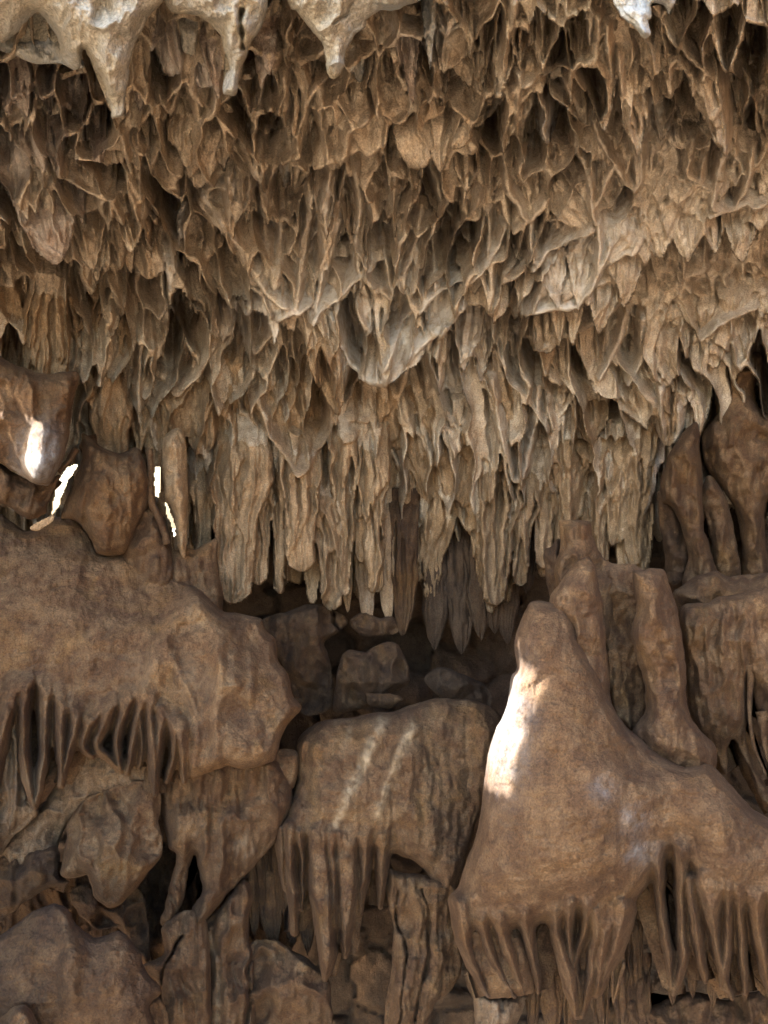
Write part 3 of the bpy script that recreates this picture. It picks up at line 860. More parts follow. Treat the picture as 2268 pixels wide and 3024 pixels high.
zone('in the central honeycomb', R2, [
    (200, 680, 305, 985, 180, dict(carve=.9)), (60, 680, 52, 915, 85, dict(ncell=2)), (115, 750, 30, 965, 65), (430, 630, 440, 905, 160), (490, 780, 500, 1095, 110, dict(ncell=2)),
    (560, 610, 625, 965, 150), (30, 940, 30, 1135, 95, dict(ncell=2)), (92, 920, 80, 1155, 85, dict(ncell=2)), (165, 880, 150, 1125, 85, dict(ncell=2)), (232, 980, 235, 1155, 90, dict(ncell=2, carve=1.4)),
    (290, 930, 280, 1135, 82), (342, 1000, 330, 1165, 72), (415, 870, 460, 1115, 135), (505, 980, 510, 1175, 95), (350, 640, 360, 800, 110), (140, 640, 130, 790, 100), (580, 940, 590, 1150, 110), (385, 780, 395, 980, 90),
], 'fine boxwork pendants in the middle of the ceiling')
zone('beside the hanging lobe', R3, [
    (200, 150, 190, 728, 245, dict(mat='drape', name='hanging_lobe', ncell=4, clen=9, carve=.45, bulge=.3, out=120, rough=1.2, prof=((0, .7), (.4, .85), (.75, 1), (.93, .8), (1, .5)), label='big smooth hanging lobe above the sunlit bulb at the left edge')),
    (20, 140, 100, 700, 210, dict(mat='drape', ncell=3, clen=7, carve=.8)), (150, 180, 200, 560, 150, dict(mat='drape')),
    (240, 160, 330, 495, 175, dict(mat='drape', ncell=3, clen=5)), (310, 130, 350, 350, 120), (430, 160, 385, 485, 130, dict(mat='drape')), (500, 90, 480, 405, 135), (560, 200, 590, 460, 110),
    (540, 300, 545, 720, 80, dict(mat='drape', carve=.6)), (620, 180, 645, 480, 120), (-20, 200, 10, 600, 120, dict(mat='drape')), (380, 40, 400, 220, 120), (470, -20, 500, 160, 120),
], 'boxwork pendants on the left wall')
zone('left of the white ledge', R3, [
    (760, 220, 772, 672, 270, dict(ncell=5, clen=4.5, carve=1.3, taper=1.3, label='four-ribbed pocketed pendant with long dark windows left of the white V ledge')),
    (650, 340, 604, 760, 100, dict(carve=.3, tipw=.7, label='thick blunt tan rod hanging beside the four-ribbed pendant')), (740, 30, 740, 195, 70, dict(pale=.9, carve=.2, rough=1.5)), (745, 130, 750, 300, 120),
    (830, 80, 940, 415, 140), (920, 30, 1085, 265, 200, dict(carve=.6)), (660, 0, 680, 150, 120), (820, -20, 850, 140, 120), (1000, 20, 1090, 240, 130), (880, 360, 830, 620, 80, dict(carve=.3)),
    (1065, 320, 1090, 545, 120, dict(ncell=2, carve=1.7, pale=.35)), (1182, 220, 1190, 435, 65, dict(pale=.8, carve=.2)), (985, 260, 960, 430, 110, dict(pale=.4)), (1140, 180, 1230, 330, 150, dict(carve=.3, pale=.5)),
    (1180, 400, 1260, 620, 120), (980, 360, 990, 560, 110), (700, 240, 690, 420, 90), (860, 200, 870, 380, 100),
], 'boxwork pendants left of the white ledge')
zone('on the white V ledge', R3, [
    (1190, 20, 1185, 260, 110), (1270, -20, 1270, 290, 100, dict(ncell=2)), (1330, 0, 1300, 300, 80), (1400, 0, 1370, 330, 110, dict(pale=.15)), (1480, 60, 1450, 420, 130, dict(pale=.3)),
    (1540, 150, 1560, 500, 140, dict(pale=.25)), (1610, 60, 1650, 480, 120), (1440, 300, 1500, 560, 130, dict(pale=.35)), (1380, 350, 1470, 740, 180, dict(mat='drape', ncell=4, clen=8, carve=.7, label='fluted brown curtain sweeping down to the left edge of the white V ledge')),
], 'boxwork pendants around the white ledge')
zone('on the white V ledge', R4, [
    (60, 0, 60, 330, 110), (130, -40, 130, 280, 90), (-10, 200, 40, 520, 130, dict(pale=.3)), (110, 200, 60, 440, 120), (410, 40, 380, 240, 150, dict(carve=.4)), (480, 60, 470, 220, 120),
    (270, 180, 200, 420, 170, dict(carve=.3, pale=.6)), (160, 330, 20, 600, 170, dict(carve=.2, pale=.75, label='white-crusted tip of the V ledge pointing down at the centre')), (520, 220, 470, 340, 70, dict(carve=.2)),
    (640, -30, 655, 160, 110, dict(pale=.3)), (720, 0, 745, 290, 150, dict(carve=.5, pale=.4)), (860, 0, 835, 300, 120, dict(carve=.3, pale=.4)), (960, -40, 1000, 200, 190, dict(carve=.15, rough=1.4)),
    (640, 130, 600, 325, 130, dict(carve=.3)), (1060, 20, 1030, 265, 150, dict(carve=.2)),
], 'boxwork pendants around the white ledge')
zone('right of the white ledge', R4, [
    (230, 380, 240, 645, 85, dict(ncell=2)), (295, 380, 300, 695, 150, dict(pale=.2, tipw=.6)), (370, 290, 350, 560, 120, dict(pale=.55)), (450, 280, 420, 620, 110, dict(pale=.35)),
    (470, 330, 580, 1058, 150, dict(mat='drape', ncell=2, clen=7, carve=1.3, tipw=.25, label='long V-shaped double rib with a blunt tip, lowest right of the white V ledge')),
    (650, 560, 600, 1040, 90, dict(carve=.5)), (545, 420, 620, 700, 150, dict(pale=.25)), (690, 300, 690, 475, 220, dict(ncell=5, clen=4, carve=1.3, tipw=.3)), (755, 270, 750, 445, 60, dict(carve=.2)),
    (830, 260, 820, 445, 85, dict(carve=.4)), (950, 160, 930, 385, 140), (890, 400, 825, 710, 110, dict(carve=.6)), (1005, 320, 930, 595, 120), (1090, 300, 1060, 630, 120), (850, 580, 895, 730, 125, dict(carve=.15, tipw=.7)),
    (1240, 350, 1225, 640, 190, dict(carve=.4)), (1140, 280, 1130, 480, 130), (1390, 240, 1370, 440, 260, dict(carve=.4, rough=1.4)), (1540, 180, 1500, 380, 200, dict(carve=.4)),
    (700, 560, 700, 890, 130), (770, 640, 740, 800, 110), (1060, 600, 1130, 825, 140), (1210, 560, 1230, 890, 150, dict(mat='drape', ncell=2, clen=5)), (980, 580, 1000, 720, 110), (1320, 440, 1330, 640, 140),
    (1160, 460, 1180, 680, 130), (1290, 600, 1290, 760, 100), (1430, 400, 1420, 560, 130), (1600, 330, 1600, 560, 130), (1370, 600, 1370, 810, 100, dict(carve=.3)), (640, 460, 650, 640, 80), (760, 440, 780, 640, 110),
], 'boxwork pendants right of the white ledge')
D = dict(mat='drape')


def dr(**k):
    d = dict(mat='drape', taper=1.8, clen=9, carve=.7, tipw=.42); d.update(k); return d


zone('of the lower left fringe', R3, [
    (470, 470, 478, 955, 185, dict(mat='drape', carve=.15, tipw=.75, prof=((0, .8), (.2, .45), (.3, .42), (.6, .95), (.85, 1), (1, .8)), label='hourglass-shaped stone body with narrow waist left of the two-legged drape')),
    (720, 620, 715, 1100, 150, dr(carve=.4)), (860, 620, 880, 940, 200, dr(carve=.35)), (790, 600, 800, 880, 240, dr(carve=.4, label='smooth arched drape spanning two long legs at the left')),
    (640, 680, 655, 1010, 60, dr(ncell=2)), (900, 540, 945, 920, 120, dr()), (955, 470, 985, 1000, 130, dr(ncell=2)), (1010, 420, 1010, 660, 70, dr()),
    (1090, 580, 1255, 1035, 170, dr(ncell=3)), (1190, 480, 1290, 1030, 150, dr(ncell=3)), (1120, 640, 1150, 880, 150, dict(mat='drape', carve=.3)), (1380, 500, 1400, 940, 170, dr(ncell=3, carve=1)), (1330, 680, 1290, 1030, 100, dr()),
    (1290, 520, 1340, 800, 130, dict(mat='drape')), (600, 700, 600, 960, 80, D), (350, 430, 400, 740, 110, D), (840, 640, 900, 900, 70, dr()),
], 'fluted drapes of the lowest row')
zone('of the lower middle fringe', R3, [
    (1480, 760, 1490, 1520, 100, dr(ncell=2, z=3.72)), (1560, 700, 1560, 1400, 110, dr(ncell=2, z=3.78)), (1640, 620, 1640, 1180, 130, dr(ncell=2)), (1420, 860, 1420, 1430, 80, dr(ncell=2)), (1530, 620, 1600, 900, 100, dr()),
    (1610, 820, 1620, 1500, 110, dr(z=3.7)),
], 'fluted drapes of the lowest row')
zone('of the lower middle fringe', R4, [
    (10, 600, 30, 960, 120, dr(ncell=3)), (90, 600, 200, 1150, 190, dr(ncell=3, carve=.9, tipw=.35, label='broad long flute with blunt tip, left of the V-shaped double rib')), (30, 620, 110, 1080, 110, dr()), (290, 700, 420, 1000, 200, dr(ncell=6, carve=.7)),
    (270, 860, 290, 1120, 120, dr()), (370, 900, 340, 1180, 130, dr()), (440, 900, 480, 1120, 90, dr()), (180, 640, 250, 940, 90, dr()),
], 'fluted drapes of the lowest row')
zone('of the lower right fringe', R4, [
    (530, 900, 470, 1560, 150, dr(ncell=3, carve=1, z=3.8, label='sharp long V drape pointing down at the dark recess, right of centre')), (600, 1000, 590, 1480, 110, dr(z=3.85)), (690, 860, 690, 1400, 110, dr(z=3.9)),
    (745, 920, 745, 1090, 110, dict(mat='drape')), (830, 820, 820, 1240, 150, dr(ncell=3)), (920, 860, 925, 1400, 110, dr(ncell=2)), (1005, 800, 1000, 1330, 110, dr(ncell=2)), (1085, 780, 1080, 1380, 120, dr(ncell=2)),
    (900, 680, 890, 900, 180, dict(mat='drape', carve=.5)), (1150, 800, 1110, 1180, 100, dict(mat='drape')), (1210, 860, 1110, 1190, 60, dict(mat='grey', carve=.1, tipw=.6, label='thin grey slanting slab in front of the dark gap beside the right columns')),
    (1040, 900, 1060, 1390, 90, dr()), (870, 980, 880, 1330, 90, dr()), (760, 1000, 770, 1380, 110, dr()), (640, 960, 640, 1260, 80, dr()), (540, 700, 560, 940, 80, dr()),
], 'fluted drapes of the lowest row')
zone('of the lower left fringe', R5, [
    (1040, -250, 1010, 520, 200, dr(ncell=3, carve=.35, z=3.65, tipw=.5, label='thick stone column with broken lower edge, third drape from the dark slits')), (1120, 0, 1120, 440, 120, dr(z=3.75)), (1210, -60, 1210, 480, 80, dr(z=3.75)),
    (1300, -180, 1300, 390, 140, dr(z=3.62, tipw=.6, carve=.5)), (1390, 40, 1440, 560, 120, dr(z=3.72, tipw=.5)), (890, -60, 880, 340, 110, dr(z=3.75, carve=.4)), (815, -100, 800, 320, 50, dr(z=3.8)), (770, -60, 770, 320, 70, dr(z=3.8)),
    (1340, 200, 1350, 520, 90, dr(z=3.85)),
], 'fluted drapes of the lowest row')

ZD = 'over the dark recess'
for (x0, y0, x1, y1, w, o_) in [(500, 880, 505, 1285, 95, dict(tipw=.5, carve=.4)), (545, 930, 560, 1240, 60, {}), (600, 900, 610, 1250, 70, {}), (650, 900, 640, 1245, 70, dict(tipw=.5)), (700, 930, 712, 1305, 70, dict(tipw=.4)), (735, 940, 750, 1260, 55, {}),
                             (775, 960, 785, 1280, 90, dict(tipw=.6, carve=.4)), (840, 1080, 835, 1255, 150, dict(tipw=.6, ncell=6, carve=.5)), (905, 1060, 900, 1240, 110, dict(tipw=.4)), (955, 1020, 930, 1285, 90, dict(tipw=.3)), (1000, 940, 1065, 1308, 110, dict(tipw=.2)),
                             (1090, 980, 1090, 1290, 80, {}), (1140, 950, 1130, 1200, 80, {}), (1180, 930, 1175, 1230, 70, {}), (1215, 940, 1215, 1190, 75, {}), (1255, 930, 1262, 1240, 75, {}), (1300, 920, 1298, 1210, 70, {}), (1345, 930, 1350, 1240, 80, {}), (1390, 900, 1385, 1225, 70, {}),
                             (430, 900, 425, 1190, 60, {}), (385, 880, 390, 1180, 50, {}), (470, 860, 455, 1150, 60, {}), (820, 900, 830, 1100, 100, dict(carve=.4)), (880, 900, 900, 1120, 110, {}), (680, 840, 690, 1120, 60, {}), (1020, 880, 1020, 1150, 70, {})]:
    a_, b_ = (x0 * 2268 / 1659, y0 * 2268 / 1659), (x1 * 2268 / 1659, y1 * 2268 / 1659)
    op = dr(ncell=max(2, int(w / 32))); op.update(o_)
    k = CEIL.hang('drapery', *a_, *b_, w * 1.367, out=-25, **op)
    if k is not None: ZONES.append((k, ZD, a_, b_, w * 1.367, op, None, 'drapery', 'fluted drapes of the lowest row'))

CEIL.weave(NET)
RC = (590, 295)
for o, w, pr, pl, rows in [
    (RC, 8, 14, .25, [[(0, 450), (130, 590), (270, 800), (380, 890), (420, 900)], [(560, 370), (540, 520), (545, 700), (500, 930)], [(480, 390), (460, 560), (440, 700), (420, 890)], [(670, 300), (690, 480), (680, 620), (690, 750)], [(740, 480), (750, 600), (745, 720)],
                      [(835, 290), (838, 400), (830, 490)], [(290, 380), (275, 540), (310, 700), (325, 800)], [(350, 540), (345, 680), (330, 800)], [(770, 500), (800, 700), (850, 900), (870, 960)], [(960, 470), (930, 650), (870, 770)], [(1000, 520), (1010, 700), (1020, 830)],
                      [(1120, 560), (1060, 700), (1020, 830)], [(1250, 470), (1255, 580), (1250, 660)], [(1310, 540), (1290, 640), (1240, 690), (1160, 770)], [(1000, 330), (1060, 480), (1100, 550), (1180, 460), (1210, 400)], [(1330, 400), (1430, 530), (1490, 440)], [(1430, 530), (1440, 700)],
                      [(120, 330), (135, 560)], [(100, 380), (30, 410), (90, 500), (140, 580)], [(590, 500), (560, 700), (555, 720)], [(885, 760), (880, 880), (850, 940)], [(940, 640), (930, 800), (850, 990)]]),
    (RC, 9, 22, .85, [[(580, 930), (630, 1080), (660, 1160), (720, 1190), (800, 1190), (880, 1140), (940, 1060), (1020, 1000), (1140, 880)], [(490, 940), (600, 830), (730, 725)], [(340, 920), (420, 905), (480, 890)], [(800, 1130), (880, 950), (1020, 830), (1130, 770)], [(1370, 910), (1500, 890), (1620, 885)]]),
    (R2, 8, 14, .12, [[(560, 0), (540, 150), (500, 260), (500, 420)], [(680, 20), (688, 200), (685, 300), (560, 380), (450, 540)], [(970, 100), (975, 350), (960, 525)], [(930, 60), (920, 240), (830, 280), (690, 310)], [(790, 350), (870, 500)], [(820, 480), (835, 650), (880, 740), (915, 960)],
                      [(1020, 230), (1030, 400), (1080, 620), (1100, 800)], [(900, 530), (980, 680), (1080, 830), (1110, 790)], [(1130, 420), (1110, 640), (1110, 780)], [(1170, 20), (1280, 200), (1440, 330), (1480, 420), (1470, 640)], [(1480, 650), (1440, 760), (1410, 890), (1500, 910), (1570, 820), (1590, 640)],
                      [(1340, 600), (1310, 740), (1360, 790), (1390, 680)], [(520, 660), (540, 830), (630, 960), (700, 850)], [(880, 740), (900, 900), (930, 850), (1000, 700)], [(930, 960), (930, 1170)], [(640, 1160), (720, 1060), (900, 990)], [(1410, 920), (1500, 900), (1660, 860)], [(580, 320), (570, 560), (640, 440)], [(1560, 300), (1580, 420), (1540, 560)]]),
    (R1, 9, 14, .1, [[(1060, 330), (1050, 430), (1076, 515), (1120, 420), (1140, 330)], [(1225, 330), (1225, 520), (1258, 655), (1310, 560), (1330, 420), (1400, 340)], [(1380, 380), (1385, 540), (1420, 690), (1490, 690), (1500, 560), (1590, 500)], [(690, 390), (735, 500), (770, 400)], [(850, 400), (855, 530), (930, 470), (950, 360)],
                     [(1130, 620), (1100, 740), (1150, 795), (1190, 700), (1210, 600)], [(530, 560), (560, 700), (600, 950), (625, 900), (640, 750), (690, 640)], [(430, 640), (480, 760), (430, 880), (470, 980)], [(880, 860), (960, 960), (1110, 1170)], [(1000, 800), (1010, 940), (1090, 800)], [(1330, 800), (1340, 950), (1310, 1160)], [(1440, 720), (1380, 900), (1400, 1040), (1420, 1130), (1470, 960)]]),
    (R4, 8, 12, .2, [[(470, 600), (500, 800), (560, 1050), (600, 1050), (630, 940), (660, 800), (670, 640)], [(580, 320), (600, 430), (680, 470), (760, 430), (900, 390), (1000, 320)], [(840, 290), (930, 150), (980, 30)], [(930, 590), (1010, 470), (1050, 330)], [(1060, 620), (1110, 540), (1120, 350)], [(1200, 640), (1200, 830), (1220, 890), (1270, 850), (1280, 740)], [(1370, 440), (1480, 340), (1600, 290)], [(230, 640), (190, 500), (210, 400)]]),
    (R3, 9, 12, .1, [[(620, 400), (600, 560), (600, 740)], [(680, 460), (730, 620), (770, 670), (850, 600), (920, 460)], [(600, 170), (590, 260), (690, 340), (720, 300)], [(1070, 340), (1090, 500), (1180, 430), (1200, 360)], [(1500, 580), (1440, 700), (1420, 860), (1290, 1020), (1180, 860), (1120, 700)]])]:
    for r in rows: CEIL.rib(tr(o, r), pr, w * K, 1.2, pl)
CEIL_OBJ, CEIL_CNT = CEIL.build(SLITS)
tag(CEIL_OBJ[0], 'pocketed tan cave ceiling sloping down to the back wall', kind='structure')

# ------------------------------------------------------------------ lower half: flowstone bodies, stalagmites, boulders, columns
KD = 2268 / 1659.0


def td(pts):
    return [(p[0] * KD, p[1] * KD) for p in pts]


def body(name, label, cat, o, pts, z, mat='flow', group=None, **k):
    k['T'] = k.get('T', 110) * (1.35 if k.get('R', 120) < 200 else 1); k.setdefault('ridged', 36 if k.get('R', 120) < 150 else 8); k.setdefault('roll', 9)
    for key in ('ridges', 'slots'):
        if key in k: k[key] = [(tr(o, a), b * K, c) for (a, b, c) in k[key]]
    if 'dents' in k: k['dents'] = [(*tr(o, [(a, b)])[0], c * K, d * K, e) for (a, b, c, d, e) in k['dents']]
    return tag(solid(name, tr(o, pts), z, mat, **k), label, cat, group)


def kids(parent, o, rows, z, mat, name='stalactite'):
    for r in rows:
        opt = dict(mat=mat, z=z); opt.update(r[5] if len(r) > 5 else {})
        p = tr(o, [(r[0], r[1]), (r[2], r[3])])
        pendant(name, *p[0], *p[1], r[4] * K, parent=parent, **opt)


def ribs(parent, o, rows, z, mat, name='stalactite', deep=1.6):
    for pts in rows:
        q = [(pts[0][0] + 0.5 * (pts[0][0] - pts[1][0]) * 0.4, pts[0][1] - 55, pts[0][2] * 1.9), (pts[0][0], pts[0][1] + 5, pts[0][2] * 1.25)] + [(a, b, r * 0.8) for a, b, r in pts[1:]]
        fin(name, tr(o, q), z, mat, deep=deep, parent=parent)


CRUST_AND_SUN += [(640, 2020, 60, 60, .2), (420, 1990, 60, 50, .18), (560, 2010, 30, 90, .25), (730, 2500, 40, 60, .25), (90, 2320, 90, 60, .2), (1470, 2960, 50, 60, .1),
          (1100, 1780, 30, 40, .3), (1210, 1790, 20, 40, .25), (580, 1810, 40, 50, .3)]
crust_line(td([(825, 1560), (790, 1640), (750, 1720), (720, 1790)]), 16, 1.0)
crust_line(td([(890, 1570), (850, 1660), (815, 1770)]), 13, .9)
crust_line(td([(760, 1565), (735, 1640)]), 12, .3)
crust_line(tr(R7, [(895, 810), (925, 900), (945, 1050), (940, 1200)]), 12, .45)
crust_line(tr(R7, [(280, 740), (320, 900), (310, 1090)]), 16, .25)

# --- back: the dark recess
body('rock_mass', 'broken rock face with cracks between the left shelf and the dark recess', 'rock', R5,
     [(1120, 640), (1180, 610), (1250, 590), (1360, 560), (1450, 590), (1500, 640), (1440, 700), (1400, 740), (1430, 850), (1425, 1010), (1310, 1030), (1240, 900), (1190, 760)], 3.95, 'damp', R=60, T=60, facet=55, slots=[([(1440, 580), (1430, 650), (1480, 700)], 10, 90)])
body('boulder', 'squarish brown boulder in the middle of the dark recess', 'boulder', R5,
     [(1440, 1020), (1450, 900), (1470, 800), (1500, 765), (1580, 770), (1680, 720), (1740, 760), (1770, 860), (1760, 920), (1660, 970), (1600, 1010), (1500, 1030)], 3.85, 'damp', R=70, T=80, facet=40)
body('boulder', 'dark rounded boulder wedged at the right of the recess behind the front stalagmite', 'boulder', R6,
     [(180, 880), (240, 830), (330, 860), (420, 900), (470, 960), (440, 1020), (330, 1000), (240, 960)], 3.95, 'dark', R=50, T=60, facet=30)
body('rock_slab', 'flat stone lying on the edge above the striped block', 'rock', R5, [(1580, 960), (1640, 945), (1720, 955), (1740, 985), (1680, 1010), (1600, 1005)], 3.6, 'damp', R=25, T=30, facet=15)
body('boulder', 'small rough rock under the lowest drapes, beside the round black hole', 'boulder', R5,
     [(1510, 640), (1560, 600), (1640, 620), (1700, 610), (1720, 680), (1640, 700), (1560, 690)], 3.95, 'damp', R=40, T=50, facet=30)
for i, (a, b, c, d, w, lb) in enumerate([
        (1480, 60, 1500, 590, 90, 'short stub with dark foot hanging over the round black hole'), (1560, 60, 1590, 680, 110, 'pale-tipped stub above the squarish boulder'),
        (1650, 60, 1680, 640, 110, 'pair-ribbed small drape above the squarish boulder'), (1750, 60, 1740, 690, 150, 'wide dim drape above the squarish boulder')]):
    p = tr(R5, [(a, b), (c, d)])
    tag(pendant('stalactite', *p[0], *p[1], w * K, z=3.95, mat='drape' if i < 3 else 'damp', pale=.06 if i in (1, 2) else 0, ncell=3, clen=8, carve=.6, prof=((0, 1), (.6, .8), (.9, .4), (1, .15))), lb, 'stalactite', 'short stalactites over the dark recess')
ORD = ['first', 'second', 'third', 'fourth', 'fifth', 'sixth', 'seventh', 'eighth', 'ninth', 'tenth', 'eleventh', 'twelfth', 'thirteenth', 'fourteenth', 'fifteenth', 'sixteenth']
xs_ = [200, 300, 400, 470, 540, 330, 230, 600, 650, 690]
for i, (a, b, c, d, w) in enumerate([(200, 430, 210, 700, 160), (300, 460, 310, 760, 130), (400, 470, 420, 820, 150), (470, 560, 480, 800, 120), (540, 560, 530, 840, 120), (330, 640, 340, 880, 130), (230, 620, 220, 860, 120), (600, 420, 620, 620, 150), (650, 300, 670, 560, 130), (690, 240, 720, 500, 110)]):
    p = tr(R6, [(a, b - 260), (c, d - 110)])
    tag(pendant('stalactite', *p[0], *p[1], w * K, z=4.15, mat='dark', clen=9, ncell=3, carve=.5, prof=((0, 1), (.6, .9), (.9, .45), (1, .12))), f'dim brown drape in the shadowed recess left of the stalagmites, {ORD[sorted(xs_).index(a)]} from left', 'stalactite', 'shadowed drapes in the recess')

# --- left: bulb in the sun, lobe, column beside the slit
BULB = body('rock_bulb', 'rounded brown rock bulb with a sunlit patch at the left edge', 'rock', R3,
     [(-60, 520), (40, 540), (110, 570), (200, 590), (280, 580), (335, 590), (318, 720), (296, 850), (270, 960), (245, 1022), (205, 1072), (130, 1052), (60, 1012), (0, 975), (-60, 950)], 3.12, 'mound', crust=[(120, 1350, 70, 90, .5)], R=80, T=90, noise=1.3, ridges=[([(165, 850), (205, 950), (170, 1020)], 50, 60)], dents=[(70, 940, 70, 130, 40)])  # pale entry paints the bulb's sun patch whiter
body('rock_wedge', 'dark rock wedge under the sunlit bulb, left of the bright slit', 'rock', R5,
     [(-60, -70), (40, -20), (120, 20), (200, 45), (242, 8), (254, 8), (234, 72), (208, 140), (200, 172), (130, 195), (50, 150), (-60, 100)], 3.25, 'damp', R=50, T=40)
body('stone_column', 'broad orange-brown column just right of the bright slit', 'column', R5,
     [(350, -165), (380, -172), (450, -110), (520, -95), (600, -115), (640, -20), (640, 120), (600, 220), (540, 340), (430, 348), (395, 280), (330, 200), (265, 190), (290, 100), (322, 30), (352, -60)], 3.40, 'flow', R=110, T=110, flute=18)
body('rock_flake', 'thin curled flake of rock on the shelf below the bright slit', 'rock', R5, [(130, 232), (180, 200), (232, 178), (225, 205), (190, 230), (160, 245)], 3.0, 'drape', R=14, T=14, wig=2, back=20)
for pts in ([(250, -10, 14), (300, -60, 16), (330, -110, 18)],):
    tag(fin('stalactite', tr(R5, pts), 3.3, 'flow', deep=2), 'short rib closing the top of the bright slit beside the orange-brown column', 'stalactite')
tag(fin('stalactite', tr(R5, [(648, -110, 14), (650, 40, 15), (655, 120, 16), (690, 200, 16), (725, 300, 18)]), 3.36, 'flow', deep=2.5), 'brown rib on the left side of the bright vertical slit', 'stalactite')
body('stone_column', 'narrow pale column on the right side of the bright vertical slit', 'column', R5, [(706, -150), (800, -160), (806, 330), (770, 320), (764, 240), (738, 150), (708, 70)], 3.42, 'drape', R=40, T=40, wig=4, flute=20)
SHELF_FRINGE = [[(70, 900, 40), (20, 1060, 26), (-10, 1250, 22), (-20, 1400, 10)], [(112, 880, 34), (96, 1080, 22), (110, 1290, 20), (150, 1440, 8)], [(195, 880, 36), (200, 1080, 22), (185, 1260, 18), (155, 1420, 9)],
                [(265, 900, 36), (262, 1120, 24), (268, 1345, 7)], [(330, 960, 36), (330, 1090, 22), (290, 1230, 15), (266, 1340, 7)], [(410, 1000, 38), (370, 1120, 22), (345, 1180, 16), (400, 1220, 9)], [(470, 980, 38), (450, 1090, 22), (400, 1180, 16), (480, 1235, 12), (515, 1275, 7)],
                [(560, 950, 36), (520, 1080, 20), (500, 1170, 18), (520, 1280, 9)], [(625, 930, 34), (590, 1080, 20), (575, 1190, 18), (550, 1295, 8)], [(645, 950, 30), (655, 1100, 22), (670, 1250, 26), (672, 1385, 8)], [(705, 1020, 34), (690, 1130, 20), (680, 1250, 16), (660, 1300, 8)],
                [(740, 1040, 32), (765, 1150, 20), (750, 1250, 15), (720, 1330, 7)], [(775, 1080, 32), (790, 1200, 20), (795, 1330, 8)], [(590, 960, 20), (610, 1080, 14), (620, 1190, 12), (600, 1270, 7)]]
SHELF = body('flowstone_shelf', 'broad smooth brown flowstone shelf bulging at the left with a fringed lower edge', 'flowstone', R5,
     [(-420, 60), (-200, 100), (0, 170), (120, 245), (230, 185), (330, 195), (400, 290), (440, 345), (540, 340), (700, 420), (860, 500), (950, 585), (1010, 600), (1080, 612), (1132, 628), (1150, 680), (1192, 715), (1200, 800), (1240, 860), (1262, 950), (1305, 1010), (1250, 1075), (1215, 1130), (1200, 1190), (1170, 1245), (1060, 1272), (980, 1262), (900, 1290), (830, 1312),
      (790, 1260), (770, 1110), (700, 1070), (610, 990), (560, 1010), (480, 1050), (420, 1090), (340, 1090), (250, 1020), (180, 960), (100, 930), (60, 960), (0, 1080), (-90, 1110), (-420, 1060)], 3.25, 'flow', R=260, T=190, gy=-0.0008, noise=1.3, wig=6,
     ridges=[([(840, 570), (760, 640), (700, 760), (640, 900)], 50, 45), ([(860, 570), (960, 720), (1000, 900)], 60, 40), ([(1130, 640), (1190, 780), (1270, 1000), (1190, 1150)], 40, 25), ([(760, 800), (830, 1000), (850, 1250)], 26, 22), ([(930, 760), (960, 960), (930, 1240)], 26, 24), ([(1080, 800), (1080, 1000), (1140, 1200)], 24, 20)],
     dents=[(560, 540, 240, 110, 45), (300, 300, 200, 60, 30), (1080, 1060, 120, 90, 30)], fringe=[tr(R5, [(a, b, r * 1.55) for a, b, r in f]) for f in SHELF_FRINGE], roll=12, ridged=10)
body('stalagmite', 'stubby round-topped stalagmite standing on the left shelf beside the slit', 'stalagmite', R5,
     [(505, 370), (530, 300), (560, 205), (598, 138), (640, 122), (680, 140), (705, 180), (730, 240), (748, 330), (770, 430), (720, 540), (600, 540), (520, 460)], 3.52, 'flow', R=90, T=110, noise=1.1)
body('rock_block', 'broken block with a notched flat top right of the stubby stalagmite', 'rock', R5,
     [(735, 345), (770, 325), (850, 318), (915, 285), (938, 292), (948, 420), (965, 560), (960, 640), (820, 600), (730, 500)], 3.52, 'flow', R=60, T=60, noise=1.2, gx=0.0004)

# --- middle: striped block with its hanging stalactites
BLOCK_FRINGE = [[(1240, 350, 40), (1250, 500, 34), (1265, 650, 30), (1272, 812, 16)], [(1290, 380, 30), (1310, 500, 20), (1308, 600, 16), (1300, 710, 8)], [(1370, 360, 60), (1385, 560, 60), (1405, 800, 52), (1420, 930, 40), (1405, 1010, 14)],
                [(1490, 360, 60), (1500, 560, 60), (1505, 720, 46), (1490, 910, 16)], [(1430, 370, 40), (1440, 560, 34), (1450, 780, 20)], [(1580, 350, 50), (1570, 520, 36), (1560, 730, 12)], [(1650, 360, 50), (1650, 520, 36), (1640, 700, 12)], [(1210, 360, 30), (1215, 480, 22), (1230, 620, 10)]]
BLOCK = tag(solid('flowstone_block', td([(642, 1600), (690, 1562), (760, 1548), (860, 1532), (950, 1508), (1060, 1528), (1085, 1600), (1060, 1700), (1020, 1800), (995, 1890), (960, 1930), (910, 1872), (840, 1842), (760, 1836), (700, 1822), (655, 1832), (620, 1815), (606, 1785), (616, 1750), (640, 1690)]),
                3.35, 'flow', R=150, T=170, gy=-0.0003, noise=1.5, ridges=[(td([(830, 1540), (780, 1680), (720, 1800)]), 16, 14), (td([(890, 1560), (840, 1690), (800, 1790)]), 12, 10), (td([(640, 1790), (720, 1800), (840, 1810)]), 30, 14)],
                dents=[(1340, 2330, 90, 240, 60)], facet=10, fringe=[tr(R7, f) for f in BLOCK_FRINGE], roll=10, flute=14, ridged=14), 'brown flowstone block with pale diagonal stripes in the middle', 'flowstone')
